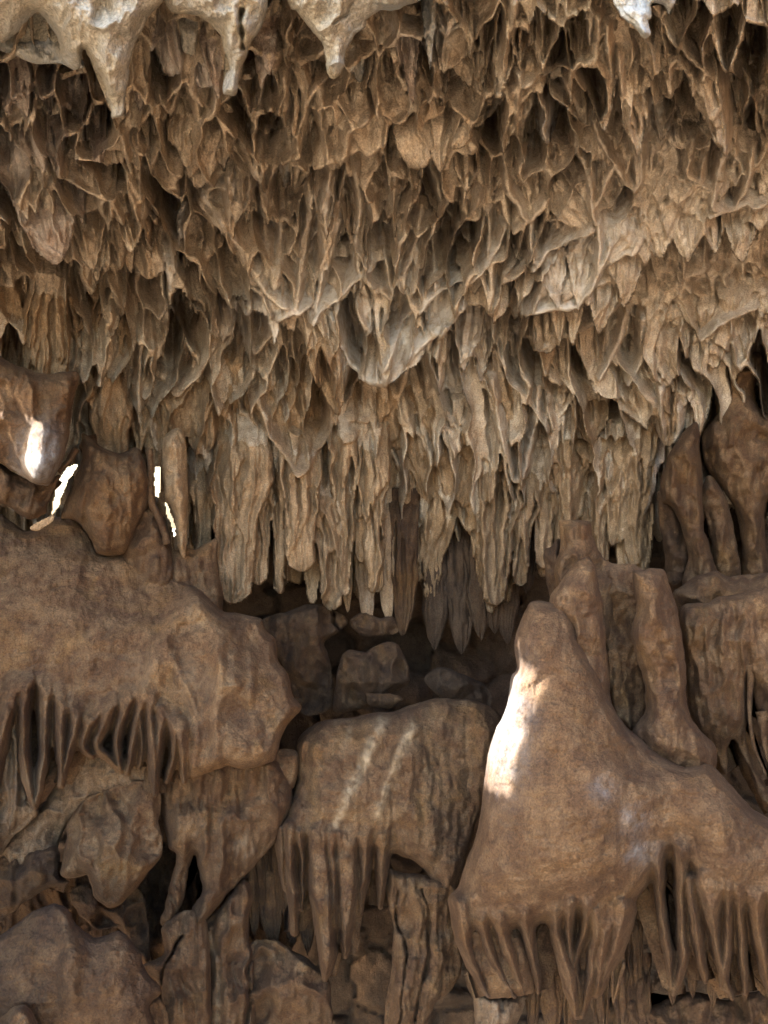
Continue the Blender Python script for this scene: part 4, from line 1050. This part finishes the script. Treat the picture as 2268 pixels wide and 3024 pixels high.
body('stone_column', 'tall dark fluted column under the striped block, reaching the bottom edge', 'column', R8,
     [(-60, 480), (50, 540), (150, 560), (250, 575), (312, 560), (325, 620), (312, 700), (342, 880), (332, 980), (285, 1065), (225, 1115), (180, 1220), (170, 1300), (10, 1300), (10, 1100), (30, 950), (40, 800), (0, 620)], 3.3, 'flow', R=110, T=80, flute=45,
     slots=[([(60, 620), (80, 900), (60, 1250)], 8, 50), ([(170, 620), (180, 900), (140, 1200)], 9, 50)])
# --- bottom left
body('rock_ledge', 'long grey-brown ledge slanting up to the right under the shelf fringe', 'rock', R7,
     [(-90, 470), (40, 370), (180, 260), (260, 120), (330, 20), (480, -40), (660, 0), (720, 120), (680, 200), (560, 240), (380, 295), (290, 355), (250, 440), (240, 560), (120, 560), (0, 600), (-90, 640)], 3.3, 'ledge', R=90, T=80, noise=1.2, flute=10)
body('rock_ledge', 'lumpy cracked brown rock at the left edge below the slanting ledge', 'rock', R7,
     [(-90, 510), (60, 470), (180, 440), (255, 450), (258, 560), (300, 590), (200, 620), (100, 680), (0, 770), (-90, 800)], 3.2, 'damp', R=70, T=70, facet=30, noise=1.4)
body('boulder', 'angular boulder hanging under the slanting ledge at the lower left', 'boulder', R7,
     [(290, 330), (370, 230), (520, 170), (620, 150), (690, 200), (690, 330), (705, 450), (650, 545), (570, 640), (490, 702), (440, 685), (398, 640), (382, 565), (330, 572), (262, 560), (285, 430)], 3.15, 'flow', R=80, T=90, facet=50, ridges=[([(370, 300), (385, 480), (440, 680)], 26, 30), ([(560, 280), (520, 480), (490, 690)], 24, 26), ([(650, 260), (600, 480)], 30, 20)])
body('flowstone_drape', 'lumpy knobbed drape spreading right below the shelf, split by a black gap', 'flowstone', R7,
     [(700, 330), (690, 200), (700, 60), (900, 20), (1150, 40), (1250, 150), (1262, 250), (1210, 380), (1110, 515), (1040, 585), (965, 660), (905, 740), (850, 805), (812, 790), (822, 720), (870, 630), (855, 520), (835, 470), (815, 560), (785, 700), (720, 790), (690, 770), (712, 690), (745, 560), (760, 470), (725, 440)],
     3.25, 'flow', R=60, T=70, noise=1.5, ridges=[([(790, 320), (760, 460)], 40, 40), ([(860, 300), (880, 480), (850, 640)], 30, 30), ([(1000, 330), (940, 520), (880, 760)], 40, 34)], flute=30)
body('stone_column', 'fluted brown column with a pale vertical streak at the lower left centre', 'column', R7,
     [(870, 800), (960, 690), (1050, 580), (1092, 640), (1075, 800), (1092, 950), (1085, 1300), (880, 1300), (905, 1000)], 3.3, 'flow', R=70, T=70, flute=30, slots=[([(1080, 760), (1090, 1000), (1070, 1250)], 9, 40)])
body('rock_slab', 'leaning rock slab with a black crack left of the streaked column', 'rock', R7,
     [(700, 780), (790, 720), (880, 740), (905, 900), (890, 1300), (640, 1300), (690, 1060), (620, 960), (700, 900)], 3.2, 'flow', R=80, T=70, slots=[([(800, 830), (720, 940), (690, 1050), (700, 1250)], 7, 60)], flute=26)
body('boulder', 'brown boulder in shade right of the streaked column at the bottom', 'boulder', R7,
     [(1060, 900), (1180, 840), (1290, 900), (1395, 985), (1425, 1060), (1405, 1300), (1090, 1300)], 3.35, 'flow', R=80, T=90, facet=25)
for i, (a, b, c, d, w) in enumerate([(1110, 480, 1130, 720, 110), (1180, 460, 1200, 720, 110), (1080, 600, 1100, 830, 90), (1150, 640, 1180, 880, 140), (1240, 560, 1260, 860, 120), (1320, 640, 1330, 900, 120), (1040, 620, 1020, 900, 120)]):
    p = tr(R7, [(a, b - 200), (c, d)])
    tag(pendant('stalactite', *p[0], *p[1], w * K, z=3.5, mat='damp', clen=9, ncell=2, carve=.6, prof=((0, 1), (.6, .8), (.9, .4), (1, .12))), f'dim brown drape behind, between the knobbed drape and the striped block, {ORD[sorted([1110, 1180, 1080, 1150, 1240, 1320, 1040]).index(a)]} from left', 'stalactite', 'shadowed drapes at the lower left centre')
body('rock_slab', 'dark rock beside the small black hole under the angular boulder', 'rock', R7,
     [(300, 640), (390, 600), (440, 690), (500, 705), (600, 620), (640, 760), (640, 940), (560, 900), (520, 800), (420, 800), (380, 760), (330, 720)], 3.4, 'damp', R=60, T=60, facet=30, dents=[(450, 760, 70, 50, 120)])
body('boulder', 'big dark purplish boulder with a brown ridge in the bottom left corner', 'boulder', R7,
     [(-90, 900), (60, 780), (180, 700), (265, 690), (330, 775), (420, 830), (520, 800), (600, 890), (640, 985), (690, 1060), (650, 1120), (580, 1300), (-420, 1300)], 2.75, 'damp', R=200, T=170, noise=1.2, ridges=[([(270, 710), (300, 900), (315, 1100)], 36, 34)])
body('rock', 'small pale brown lump at the very bottom left', 'rock', R7, [(-60, 1220), (20, 1170), (70, 1125), (130, 1140), (165, 1220), (170, 1300), (-60, 1300)], 2.5, 'flow', R=60, T=60)
body('rock', 'brown lump at the bottom edge right of the purplish boulder', 'rock', R7, [(530, 1240), (600, 1130), (660, 1100), (710, 1125), (720, 1300), (520, 1300)], 2.9, 'flow', R=60, T=60)

# --- right: columns in the back
body('stone_column', 'brown pointed column standing in the dark gap at the right', 'column', R6,
     [(1285, -170), (1345, -222), (1366, -150), (1376, 150), (1402, 300), (1450, 450), (1400, 520), (1290, 490), (1312, 330), (1255, 160), (1190, 100), (1228, -70)], 3.75, 'flow', R=60, T=60, flute=34)
body('stone_column', 'short blunt column stub left of the brown pointed column', 'column', R6, [(1178, 95), (1205, 62), (1240, 80), (1290, 200), (1325, 330), (1300, 470), (1230, 470), (1205, 300)], 3.85, 'damp', R=45, T=45)
body('stone_column', 'bulbous column at the right edge, thin neck above and two legs below', 'column', R6,
     [(1372, -160), (1430, -250), (1470, -310), (1478, -390), (1450, -520), (1630, -520), (1605, -390), (1610, -310), (1650, -270), (1760, -220), (1760, 120), (1655, 120), (1650, 300), (1665, 460), (1560, 470), (1540, 300), (1515, 150), (1455, 60), (1392, -30)], 3.98, 'flow', R=90, T=100, flute=26)
body('stone_column', 'pale narrow column between the pointed and the bulbous column', 'column', R6, [(1388, 20), (1430, 20), (1490, 130), (1522, 300), (1535, 470), (1440, 450), (1402, 260), (1372, 110)], 3.85, 'flow', R=45, T=45)
body('rock_ledge', 'smooth rounded ledge at the feet of the right-hand columns', 'rock', R6, [(1240, 540), (1300, 470), (1420, 420), (1560, 440), (2150, 380), (2150, 680), (1600, 640), (1420, 640), (1300, 640)], 3.55, 'flow', R=80, T=90)
RIGHT = body('flowstone_drape', 'golden brown drape with forked legs at the right edge below the columns', 'flowstone', R6,
     [(1270, 610), (1310, 560), (1400, 560), (1500, 520), (2150, 480), (2150, 1150), (1900, 1250), (1800, 1120), (1670, 1110), (1600, 1010), (1578, 870), (1572, 1000), (1565, 1150), (1595, 1250), (1650, 1340), (1700, 1460), (1640, 1450), (1570, 1270), (1512, 1150), (1482, 1200), (1480, 1300), (1440, 1230), (1400, 1140), (1340, 1080), (1310, 960), (1300, 800)],
     3.3, 'flow', R=90, T=90, flute=24, noise=1.3)
ribs(RIGHT, R6, [[(1640, 1080, 16), (1650, 1200, 12), (1700, 1330, 9)], [(1585, 880, 14), (1580, 1040, 12), (1600, 1180, 10), (1650, 1300, 8)]], 3.2, 'flow')

# --- right: the great mound with its stalagmites
MG = 'stalagmites on the right-hand mound'
body('stalagmite', 'flat-topped stump, farthest and highest behind the tall stalagmites', 'stalagmite', R6,
     [(756, 198), (766, 196), (830, 198), (892, 204), (906, 262), (925, 320), (960, 370), (1000, 420), (1010, 560), (980, 760), (840, 680), (770, 560), (740, 450), (752, 330)], 3.12, 'flow', MG, R=60, T=60, roll=8)
body('rock_saddle', 'dark brown saddle of rock linking the stump and the thick right stalagmite', 'rock', R6,
     [(930, 400), (1000, 388), (1110, 402), (1160, 520), (1140, 800), (1120, 1080), (1060, 1120), (980, 1000), (940, 760)], 3.1, 'flow', R=60, T=30)
body('stalagmite', 'thick slanted stalagmite with flat notched top, rightmost on the mound', 'stalagmite', R6,
     [(1075, 425), (1130, 410), (1200, 402), (1222, 440), (1252, 540), (1282, 640), (1302, 850), (1312, 1000), (1352, 1090), (1440, 1200), (1400, 1330), (1250, 1330), (1100, 1240), (1070, 1110), (1130, 1010), (1110, 850), (1062, 700), (1085, 560)], 2.92, 'flow', MG, R=110, T=130)
body('rock_sliver', 'narrow orange sliver of rock in the cleft between the stalagmites', 'rock', R6, [(968, 775), (1012, 765), (1034, 900), (1075, 1090), (1010, 1050), (978, 920)], 3.0, 'flow', R=24, T=24)
body('stalagmite', 'tall slim stalagmite with rounded tip behind the front one', 'stalagmite', R6,
     [(715, 545), (760, 470), (815, 395), (850, 366), (885, 360), (912, 385), (932, 480), (950, 600), (962, 760), (978, 960), (1010, 1060), (950, 1090), (850, 900), (760, 700)], 2.9, 'flow', MG, R=75, T=95)
MOUND_FRINGE = [[(a, b + 1170 - (60 if i == 0 else 0), r * (2.1 if i == 0 else 1.95 if i < len(f) - 1 else 1.2)) for i, (a, b, r) in enumerate(f)] for f in
                [[(320, 740, 22), (350, 880, 20), (400, 980, 16), (450, 1085, 8)], [(400, 740, 22), (440, 860, 18), (500, 980, 16), (560, 1088, 8)], [(480, 740, 24), (520, 860, 19), (570, 970, 16), (605, 1070, 8)],
                 [(605, 740, 22), (625, 850, 16), (655, 960, 13), (664, 1070, 7)], 
                 [(735, 740, 18), (745, 830, 14), (775, 920, 20), (810, 1040, 22), (835, 1175, 10)], [(800, 740, 20), (798, 830, 12), (808, 900, 13), (828, 980, 12)], [(892, 700, 22), (870, 800, 13), (845, 880, 12), (825, 960, 10)],
                 [(925, 790, 22), (912, 900, 15), (890, 1020, 13), (862, 1172, 9)], [(960, 780, 26), (950, 880, 20), (930, 980, 20), (915, 1080, 9)], [(1030, 770, 30), (1010, 860, 24), (960, 980, 16), (925, 1075, 8)],
                 [(1180, 500, 18), (1192, 620, 14), (1205, 760, 14), (1228, 900, 15), (1242, 1040, 9)], [(1290, 470, 26), (1280, 620, 16), (1288, 800, 14), (1302, 960, 13), (1250, 1080, 7)],
                 [(1320, 640, 20), (1350, 800, 18), (1370, 930, 16), (1385, 1025, 8)], [(1410, 660, 40), (1420, 760, 20), (1445, 920, 14), (1500, 1095, 9)],
                 [(1490, 660, 20), (1485, 820, 15), (1475, 960, 14), (1455, 1050, 8)], [(1535, 660, 20), (1540, 800, 15), (1552, 930, 13), (1558, 1075, 8)], [(1610, 680, 30), (1620, 820, 20), (1645, 950, 18), (1680, 1120, 10)],
                 [(1680, 660, 26), (1690, 900, 18), (1700, 1100, 8)]]]
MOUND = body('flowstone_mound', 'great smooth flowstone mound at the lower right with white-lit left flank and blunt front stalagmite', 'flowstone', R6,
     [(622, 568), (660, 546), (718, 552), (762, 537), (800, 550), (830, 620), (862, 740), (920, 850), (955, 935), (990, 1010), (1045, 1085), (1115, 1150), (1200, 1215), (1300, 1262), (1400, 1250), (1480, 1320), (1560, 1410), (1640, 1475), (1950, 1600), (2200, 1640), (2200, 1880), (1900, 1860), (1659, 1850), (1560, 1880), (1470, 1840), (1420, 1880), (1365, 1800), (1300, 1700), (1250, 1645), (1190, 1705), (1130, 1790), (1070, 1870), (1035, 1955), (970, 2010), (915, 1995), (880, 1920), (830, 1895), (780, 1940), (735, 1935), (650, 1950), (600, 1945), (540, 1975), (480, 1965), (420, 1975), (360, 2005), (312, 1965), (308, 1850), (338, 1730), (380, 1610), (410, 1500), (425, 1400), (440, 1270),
      (452, 1200), (482, 1105), (528, 1000), (548, 880), (572, 838), (562, 740), (580, 650)], 2.8, 'mound', crust=[(1482, 2120, 78, 190, .38), (1870, 2420, 40, 45, .22), (1780, 2330, 40, 40, .15), (1890, 2520, 50, 40, .2)], R=330, T=330, gy=-0.00012, gx=-0.0001, roll=16, noise=1.0, wig=4, step=3.6, blend=22, fringe=[tr(R6, f) for f in MOUND_FRINGE],  # first pale entry puts the sun patch's cool white into the colour
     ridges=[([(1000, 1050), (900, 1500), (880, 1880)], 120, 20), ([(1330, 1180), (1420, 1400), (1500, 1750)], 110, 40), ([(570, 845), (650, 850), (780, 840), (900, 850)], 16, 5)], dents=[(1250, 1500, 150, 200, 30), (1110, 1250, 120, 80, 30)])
SKIRT = tag(solid('drapery', tr(R8, [(308, 780), (400, 770), (560, 770), (640, 900), (650, 1050), (600, 1085), (520, 1092), (440, 1088), (372, 970), (320, 860)]), 2.78, 'flow', R=50, T=60, flute=20, parent=MOUND))
kids(MOUND, R8, [(870, 880, 848, 1175, 90, dict(ncell=1, carve=.9)), (960, 800, 930, 1080, 100, dict(ncell=2, carve=.6)), (1020, 860, 990, 1120, 70)], 2.72, 'flow')
body('stone_column', 'pale rough column foot under the left end of the mound', 'column', R8, [(372, 960), (440, 1075), (600, 1080), (606, 1110), (575, 1220), (580, 1300), (400, 1300), (395, 1150)], 2.95, 'ledge', R=60, T=60, flute=24)
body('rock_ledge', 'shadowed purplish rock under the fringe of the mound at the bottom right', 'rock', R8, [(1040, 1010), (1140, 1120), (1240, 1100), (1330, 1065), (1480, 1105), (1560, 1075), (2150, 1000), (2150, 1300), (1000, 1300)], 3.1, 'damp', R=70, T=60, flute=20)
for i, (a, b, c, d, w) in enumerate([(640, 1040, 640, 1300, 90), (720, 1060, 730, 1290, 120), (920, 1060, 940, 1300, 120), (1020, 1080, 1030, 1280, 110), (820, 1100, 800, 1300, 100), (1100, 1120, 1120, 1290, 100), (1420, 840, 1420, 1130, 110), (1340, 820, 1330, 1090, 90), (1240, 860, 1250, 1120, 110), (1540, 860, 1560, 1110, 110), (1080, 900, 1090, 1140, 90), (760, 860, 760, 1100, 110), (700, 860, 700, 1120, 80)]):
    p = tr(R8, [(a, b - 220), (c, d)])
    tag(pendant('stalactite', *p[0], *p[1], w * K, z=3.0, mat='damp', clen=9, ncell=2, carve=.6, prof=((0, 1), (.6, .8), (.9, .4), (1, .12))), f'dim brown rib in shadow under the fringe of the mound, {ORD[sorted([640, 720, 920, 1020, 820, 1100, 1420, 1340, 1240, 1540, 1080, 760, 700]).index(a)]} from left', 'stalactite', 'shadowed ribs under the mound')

# --- top: smooth pale stalactites at the mouth
PG = 'pale limestone stalactites at the top'
CRUST_AND_SUN += [(110, 100, 75, 60, 1), (200, 190, 40, 40, .9), (350, 330, 20, 20, .7), (1050, 110, 40, 60, .8), (1010, 190, 26, 40, .9), (1160, 20, 90, 50, .8), (760, 60, 30, 60, .6), (1880, 40, 60, 60, 1), (650, 40, 20, 60, .5)]
body('pale_stalactite', 'largest pale stalactite with two smooth tips in the upper left corner', 'stalactite', R1,
     [(-120, -220), (720, -220), (712, -20), (690, 20), (640, 75), (605, 150), (580, 200), (560, 290), (548, 400), (540, 480), (508, 508), (480, 503), (465, 430), (440, 340), (410, 285), (382, 245), (366, 208), (352, 288), (320, 300), (285, 280), (268, 230), (240, 160), (212, 112), (185, 72), (165, 52), (130, 82), (60, 150), (0, 186), (-120, 190)], 2.0, 'pale', PG, R=120, T=120, noise=1.4, step=3.5, gy=0.0003)
body('pale_stalactite', 'grey-blue facet behind the left tip of the largest pale stalactite', 'stalactite', R1,
     [(-90, 180), (60, 130), (165, 30), (230, 90), (290, 200), (350, 260), (350, 300), (260, 282), (150, 275), (60, 242), (-20, 205)], 2.12, 'pale', PG, R=60, T=40, pale=.5, facet=20)
body('pale_stalactite', 'middle pale stalactite with a dark vertical slot', 'stalactite', R1,
     [(690, -220), (1180, -220), (1165, -30), (1150, 60), (1122, 130), (1082, 190), (1062, 250), (1032, 330), (1020, 412), (985, 418), (964, 400), (976, 330), (990, 285), (976, 220), (950, 150), (900, 100), (840, 70), (760, 58), (712, 12)], 2.0, 'pale', PG, R=90, T=90, noise=1.4, step=3.2, gy=0.0003,
     slots=[([(1045, 40), (1042, 100), (1050, 150), (1040, 205)], 15, 60)])
body('pale_stalactite', 'third pale stalactite with greyish right flank, left of the brown fringe', 'stalactite', R1,
     [(1230, -220), (1900, -220), (1840, -20), (1760, 20), (1700, 50), (1640, 52), (1592, 82), (1580, 122), (1530, 162), (1492, 230), (1482, 290), (1452, 336), (1420, 332), (1408, 250), (1388, 180), (1330, 110), (1282, 52), (1240, 0)], 2.0, 'pale', PG, R=90, T=90, noise=1.5, step=3.2, gy=0.0003,
     slots=[([(1510, 10), (1500, 60), (1440, 110)], 8, 20)])
body('pale_stalactite', 'small white drip-tipped stalactite on the top edge at the right', 'stalactite', R2,
     [(960, -220), (1280, -220), (1262, -20), (1248, 25), (1230, 46), (1205, 22), (1160, 12), (1158, 70), (1142, 92), (1155, 140), (1132, 166), (1110, 150), (1080, 112), (1042, 82), (1010, 40), (985, -20)], 2.02, 'pale', PG, R=50, T=50, pale=.55, noise=1.5, step=3.2)
# the sun-blocking wall added on the left follows further down

body('flowstone_drape', 'tall pale-brown fluted wall at the left edge under the shelf fringe', 'flowstone', R7,
     [(-90, -200), (60, -160), (100, 60), (112, 200), (160, 300), (60, 400), (0, 480), (-90, 500)], 3.12, 'ledge', R=60, T=60, flute=50)
body('rock_block', 'small squarish block between two black cracks, left of the striped block', 'rock', R7,
     [(1110, 60), (1200, 20), (1285, 30), (1290, 140), (1262, 200), (1200, 205), (1150, 175), (1120, 120)], 3.3, 'flow', R=50, T=44, facet=14)
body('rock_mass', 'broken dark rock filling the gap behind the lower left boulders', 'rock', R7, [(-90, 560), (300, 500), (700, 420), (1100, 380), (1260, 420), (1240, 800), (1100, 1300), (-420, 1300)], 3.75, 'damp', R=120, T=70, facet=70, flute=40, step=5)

body('stone_column', 'dark shouldered rock on the left flank of the flat-topped stump', 'rock', R6, [(690, 340), (715, 310), (760, 280), (790, 420), (800, 620), (730, 560), (700, 460)], 3.25, 'damp', R=40, T=36)

# ------------------------------------------------------------------ ground in front of the cave and the unseen light-blocking walls
def flat(name, pts, z, mat, label, amp=0.0):
    xs = np.concatenate([np.linspace(-150, -12, 14), np.linspace(-11, 11, 60), np.linspace(12, 150, 14)])
    ys = np.concatenate([np.linspace(-150, -12, 14), np.linspace(-11, 11, 60), np.linspace(12, 150, 14)])
    X, Y = np.meshgrid(xs, ys)
    V = np.stack([X, Y, z + amp * fbm(X / 2.1, Y / 2.1, 1, 4)], -1).reshape(-1, 3)
    ny, nx = X.shape; idx = np.arange(ny * nx).reshape(ny, nx)
    q = np.stack([idx[:-1, :-1], idx[:-1, 1:], idx[1:, 1:], idx[1:, :-1]], -1).reshape(-1, 4)
    return tag(mesh_obj(name, V, [q], mat), label, kind='structure')


flat('ground', None, -0.7, 'soil', 'bare sandy ground in front of the cave', 0.12)


# names for the hanging pieces: by look, then by where they hang
ROWS = {1: [''], 2: ['upper ', 'lower '], 3: ['top ', 'middle ', 'bottom '], 4: ['top ', 'second ', 'third ', 'bottom '], 5: ['top ', 'second ', 'middle ', 'fourth ', 'bottom ']}
by_where = {}
for zrow in ZONES:
    if zrow[0] in CEIL_OBJ: by_where.setdefault(zrow[1], []).append(zrow)
for where, zs in by_where.items():
    zs.sort(key=lambda q: q[3][1])
    nr = max(1, min(5, int(math.ceil(len(zs) / 9))))
    for r in range(nr):
        part = sorted(zs[r * len(zs) // nr:(r + 1) * len(zs) // nr], key=lambda q: q[3][0])
        for i, (k, _, p0, p1, w, opt, lab, ct, group) in enumerate(part):
            L = math.hypot(p1[0] - p0[0], p1[1] - p0[1])
            adj = 'white-crusted' if opt.get('pale', 0) >= .4 else 'slender' if L / w > 2.9 else 'stubby' if L / w < 1.4 else 'broad' if w > 95 else 'long' if L > 190 else 'small' if L < 105 else 'pointed'
            ton = {'grey': 'grey', 'drape': 'fluted brown', 'pale': 'whitish'}.get(opt.get('mat'), 'tan')
            noun = 'drape' if opt.get('mat') == 'drape' else 'pendant'
            row = f'in the {ROWS[nr][r]}row ' if nr > 1 else ''
            tag(CEIL_OBJ[k], lab or f'{adj} {ton} {noun}, {ORD[i]} from left {row}{where}', ct, group)

# wall added on the left, out of view: keeps the low sun out except through gaps
xw = -2.62


def beam(x, y, z):
    """where the ray from this place to the sun meets the wall: (y, z)"""
    p = place(x, y, z); t = (xw - p[0]) / SUN_DIR[0]
    q = p + t * SUN_DIR
    return q[1], q[2]


bv_ = np.array([v.co for v in BULB.data.vertices])
bx_ = bv_[:, 0] / bv_[:, 1] * F + W_PX / 2; bz_ = H_PX / 2 - (bv_[:, 2] - CAM_H) / bv_[:, 1] * F
yf = bv_[(bx_ > 90) & (bx_ < 200) & (bz_ > 1260) & (bz_ < 1400), 1].min()
GAPS = [[beam(1420, 1930, 2.63), beam(1500, 1940, 2.65), beam(1500, 1940, 2.84), beam(1420, 2320, 2.83), beam(1420, 2320, 2.585)],  # gaps shaped so the sun lands only on chosen patches
        [beam(130, 1250, yf + 0.0), beam(140, 1250, yf + 0.09), beam(140, 1425, yf + 0.09), beam(120, 1415, yf + 0.0)],
        [beam(205, 1400, 3.36), beam(205, 1400, 3.5), beam(190, 1500, 3.5), beam(190, 1500, 3.36)]]
ys = np.arange(0.5, 4.3, 0.02); zs = np.arange(-0.2, 6.5, 0.02)
Yw, Zw = np.meshgrid(ys, zs)
Xw = xw + 0.25 * fbm(Yw / 0.9, Zw / 0.9, 2, 4) * np.clip((np.abs(Yw - 2.8)) / 1.0, 0.05, 1)
Vw = np.stack([Xw, Yw, Zw], -1).reshape(-1, 3)
ii = np.arange(Vw.shape[0]).reshape(Yw.shape)
qw = np.stack([ii[:-1, :-1], ii[:-1, 1:], ii[1:, 1:], ii[1:, :-1]], -1)
kw = np.ones(qw.shape[:2], bool)
for gpoly in GAPS:
    kw &= seg_dist(Yw[:-1, :-1] + 0.01, Zw[:-1, :-1] + 0.01, np.array(gpoly)) < 0
tag(mesh_obj('light_blocking_wall', Vw, [qw[kw]], 'damp'), 'unseen wall added on the left to block the sun except through gaps', kind='structure')

ys = np.arange(-2.5, 6.0, 0.08); zs = np.arange(-1.0, 5.5, 0.08)  # wall added out of view at the right, so light comes from the left
Yw, Zw = np.meshgrid(ys, zs)
Vw = np.stack([2.75 + 0.35 * fbm(Yw / 1.1, Zw / 1.1, 4, 4), Yw, Zw], -1).reshape(-1, 3)
ii = np.arange(Vw.shape[0]).reshape(Yw.shape)
tag(mesh_obj('light_blocking_wall', Vw, [np.stack([ii[:-1, :-1], ii[1:, :-1], ii[1:, 1:], ii[:-1, 1:]], -1).reshape(-1, 4)], 'damp'), 'unseen wall added on the right to block side light', kind='structure')
